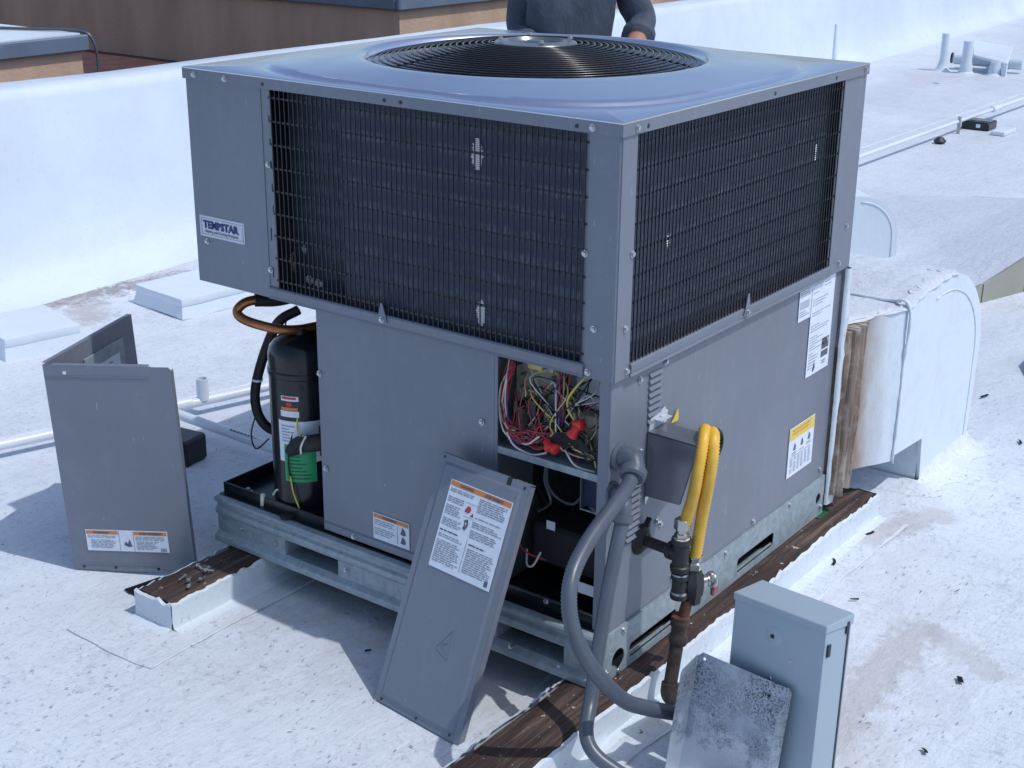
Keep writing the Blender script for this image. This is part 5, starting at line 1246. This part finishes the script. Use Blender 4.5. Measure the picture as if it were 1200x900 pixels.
BV = [((0, 0, hips), (.13, .10)), ((0, 0, 1.06), (.125, .095)), ((0, -.01, 1.22), (.14, .105)), ((0, -.01, 1.36), (.145, .10)), ((0, 0, 1.47), (.07, .06)), ((0, -.02, 1.54), .052), ((0, -.04, 1.62), (.068, .082)), ((0, -.03, 1.72), (.072, .088)),
      ((.175, 0, 1.40), .055), ((.265, .02, 1.22), .042), ((.236, -.15, 1.145), .039), ((.222, -.25, 1.07), .029),
      ((-.165, 0, 1.40), .055), ((-.182, .04, 1.19), .042), ((-.150, -.16, 1.10), .038), ((-.140, -.25, 1.07), .029),
      ((.09, 0, .86), .088), ((.10, -.01, .50), .058), ((.105, .01, .10), .042), ((-.09, 0, .86), .088), ((-.10, -.01, .50), .058), ((-.105, .01, .10), .042)]
BE = [(0, 1), (1, 2), (2, 3), (3, 4), (4, 5), (5, 6), (6, 7), (3, 8), (8, 9), (9, 10), (10, 11), (3, 12), (12, 13), (13, 14), (14, 15), (0, 16), (16, 17), (17, 18), (0, 19), (19, 20), (20, 21)]
skinned('body', 'skin', BV, BE, 0, 2, pe)
SV = [((0, 0, .90), (.165, .125)), ((0, -.005, 1.06), (.160, .120)), ((0, -.01, 1.22), (.172, .126)), ((0, -.01, 1.37), (.175, .120)), ((0, 0, 1.47), (.082, .072)),
      ((.19, 0, 1.395), .072), ((.235, .012, 1.27), .066), ((.270, .02, 1.215), .062), ((.254, -.060, 1.185), .055), ((.248, -.085, 1.176), .055),
      ((-.165, 0, 1.395), .070), ((-.178, .02, 1.27), .060), ((-.182, .04, 1.19), .054), ((-.165, -.05, 1.15), .050), ((-.155, -.085, 1.14), .051)]
SE = [(0, 1), (1, 2), (2, 3), (3, 4), (3, 5), (5, 6), (6, 7), (7, 8), (8, 9), (3, 10), (10, 11), (11, 12), (12, 13), (13, 14)]
sh1 = skinned('shirt', 'denim', SV, SE, 0, 3, pe)
for v in sh1.data.vertices: v.co += v.normal * (.007 * noise.noise(v.co * 13) + .006 * noise.noise(Vector((v.co.x * 22, v.co.y * 22, v.co.z * 9))))
for s_ in (1, -1):     # rolled cuffs
    a, b = (Vector((.254, -.065, 1.184)), Vector((.244, -.110, 1.166))) if s_ > 0 else (Vector((-.162, -.065, 1.146)), Vector((-.152, -.112, 1.124))); bm = bmesh.new()
    tube(bm, [a.lerp(b, k / 5) for k in range(6)], .056, 16, rfun=lambda i, n: .0575 + .004 * (i % 2) + .002 * noise.noise((i, s_, 0))); link('rolled_cuff', bm, 'denim', pe, smooth=True, matrix=PM)
skinned('trousers', 'trouser', [((0, 0, .98), (.150, .115)), ((0, 0, .90), (.155, .12)), ((.09, 0, .82), .105), ((.10, -.01, .50), .078), ((.105, .01, .06), .066), ((-.09, 0, .82), .105), ((-.10, -.01, .50), .078), ((-.105, .01, .06), .066)], [(0, 1), (1, 2), (2, 3), (3, 4), (1, 5), (5, 6), (6, 7)], 1, 2, pe)
skinned('hair', 'hair', [((0, -.01, 1.69), (.070, .082)), ((0, -.02, 1.755), (.066, .078))], [(0, 1)], 0, 2, pe)
for s_ in (1, -1):
    skinned('boot', 'shoe', [((.105 * s_, .04, .05), .048), ((.105 * s_, -.06, .045), .045), ((.107 * s_, -.16, .032), .036)], [(0, 1), (1, 2)], 0, 2, pe)
    skinned('eye', 'shoe', [((.03 * s_, -.108, 1.665), .009), ((.03 * s_, -.112, 1.665), .008)], [(0, 1)], 0, 1, pe)
    skinned('ear', 'skin', [((.076 * s_, -.03, 1.67), (.012, .02)), ((.080 * s_, -.025, 1.64), (.010, .014))], [(0, 1)], 0, 1, pe)
    hx = .222 if s_ > 0 else -.140
    dz = .072
    skinned('hand', 'skin', [((hx, -.235, .985 + dz), (.020, .026)), ((hx, -.275, .975 + dz), (.016, .034)), ((hx, -.315, .968 + dz), (.013, .038))] + sum([[((hx + o * .9, -.335, .965 + dz), .0095), ((hx + o, -.335 - L * .5, .955 + dz), .0088), ((hx + o, -.335 - L * .8, .930 + dz), .0078)] for o, L in ((-.028, .06), (-.010, .075), (.009, .07), (.027, .055))], []) + [((hx - .034 * s_, -.28, .97 + dz), .012), ((hx - .056 * s_, -.305, .955 + dz), .0105), ((hx - .060 * s_, -.335, .94 + dz), .009)],
            [(0, 1), (1, 2)] + sum([[(2, 3 + 3 * k), (3 + 3 * k, 4 + 3 * k), (4 + 3 * k, 5 + 3 * k)] for k in range(4)], []) + [(1, 15), (15, 16), (16, 17)], 0, 2, pe)
skinned('nose', 'skin', [((0, -.122, 1.655), .012), ((0, -.132, 1.63), .014)], [(0, 1)], 0, 1, pe)
skinned('mouth', 'redp', [((-.02, -.112, 1.595), .005), ((0, -.118, 1.594), .006), ((.02, -.112, 1.595), .005)], [(0, 1), (1, 2)], 1, 1, pe)
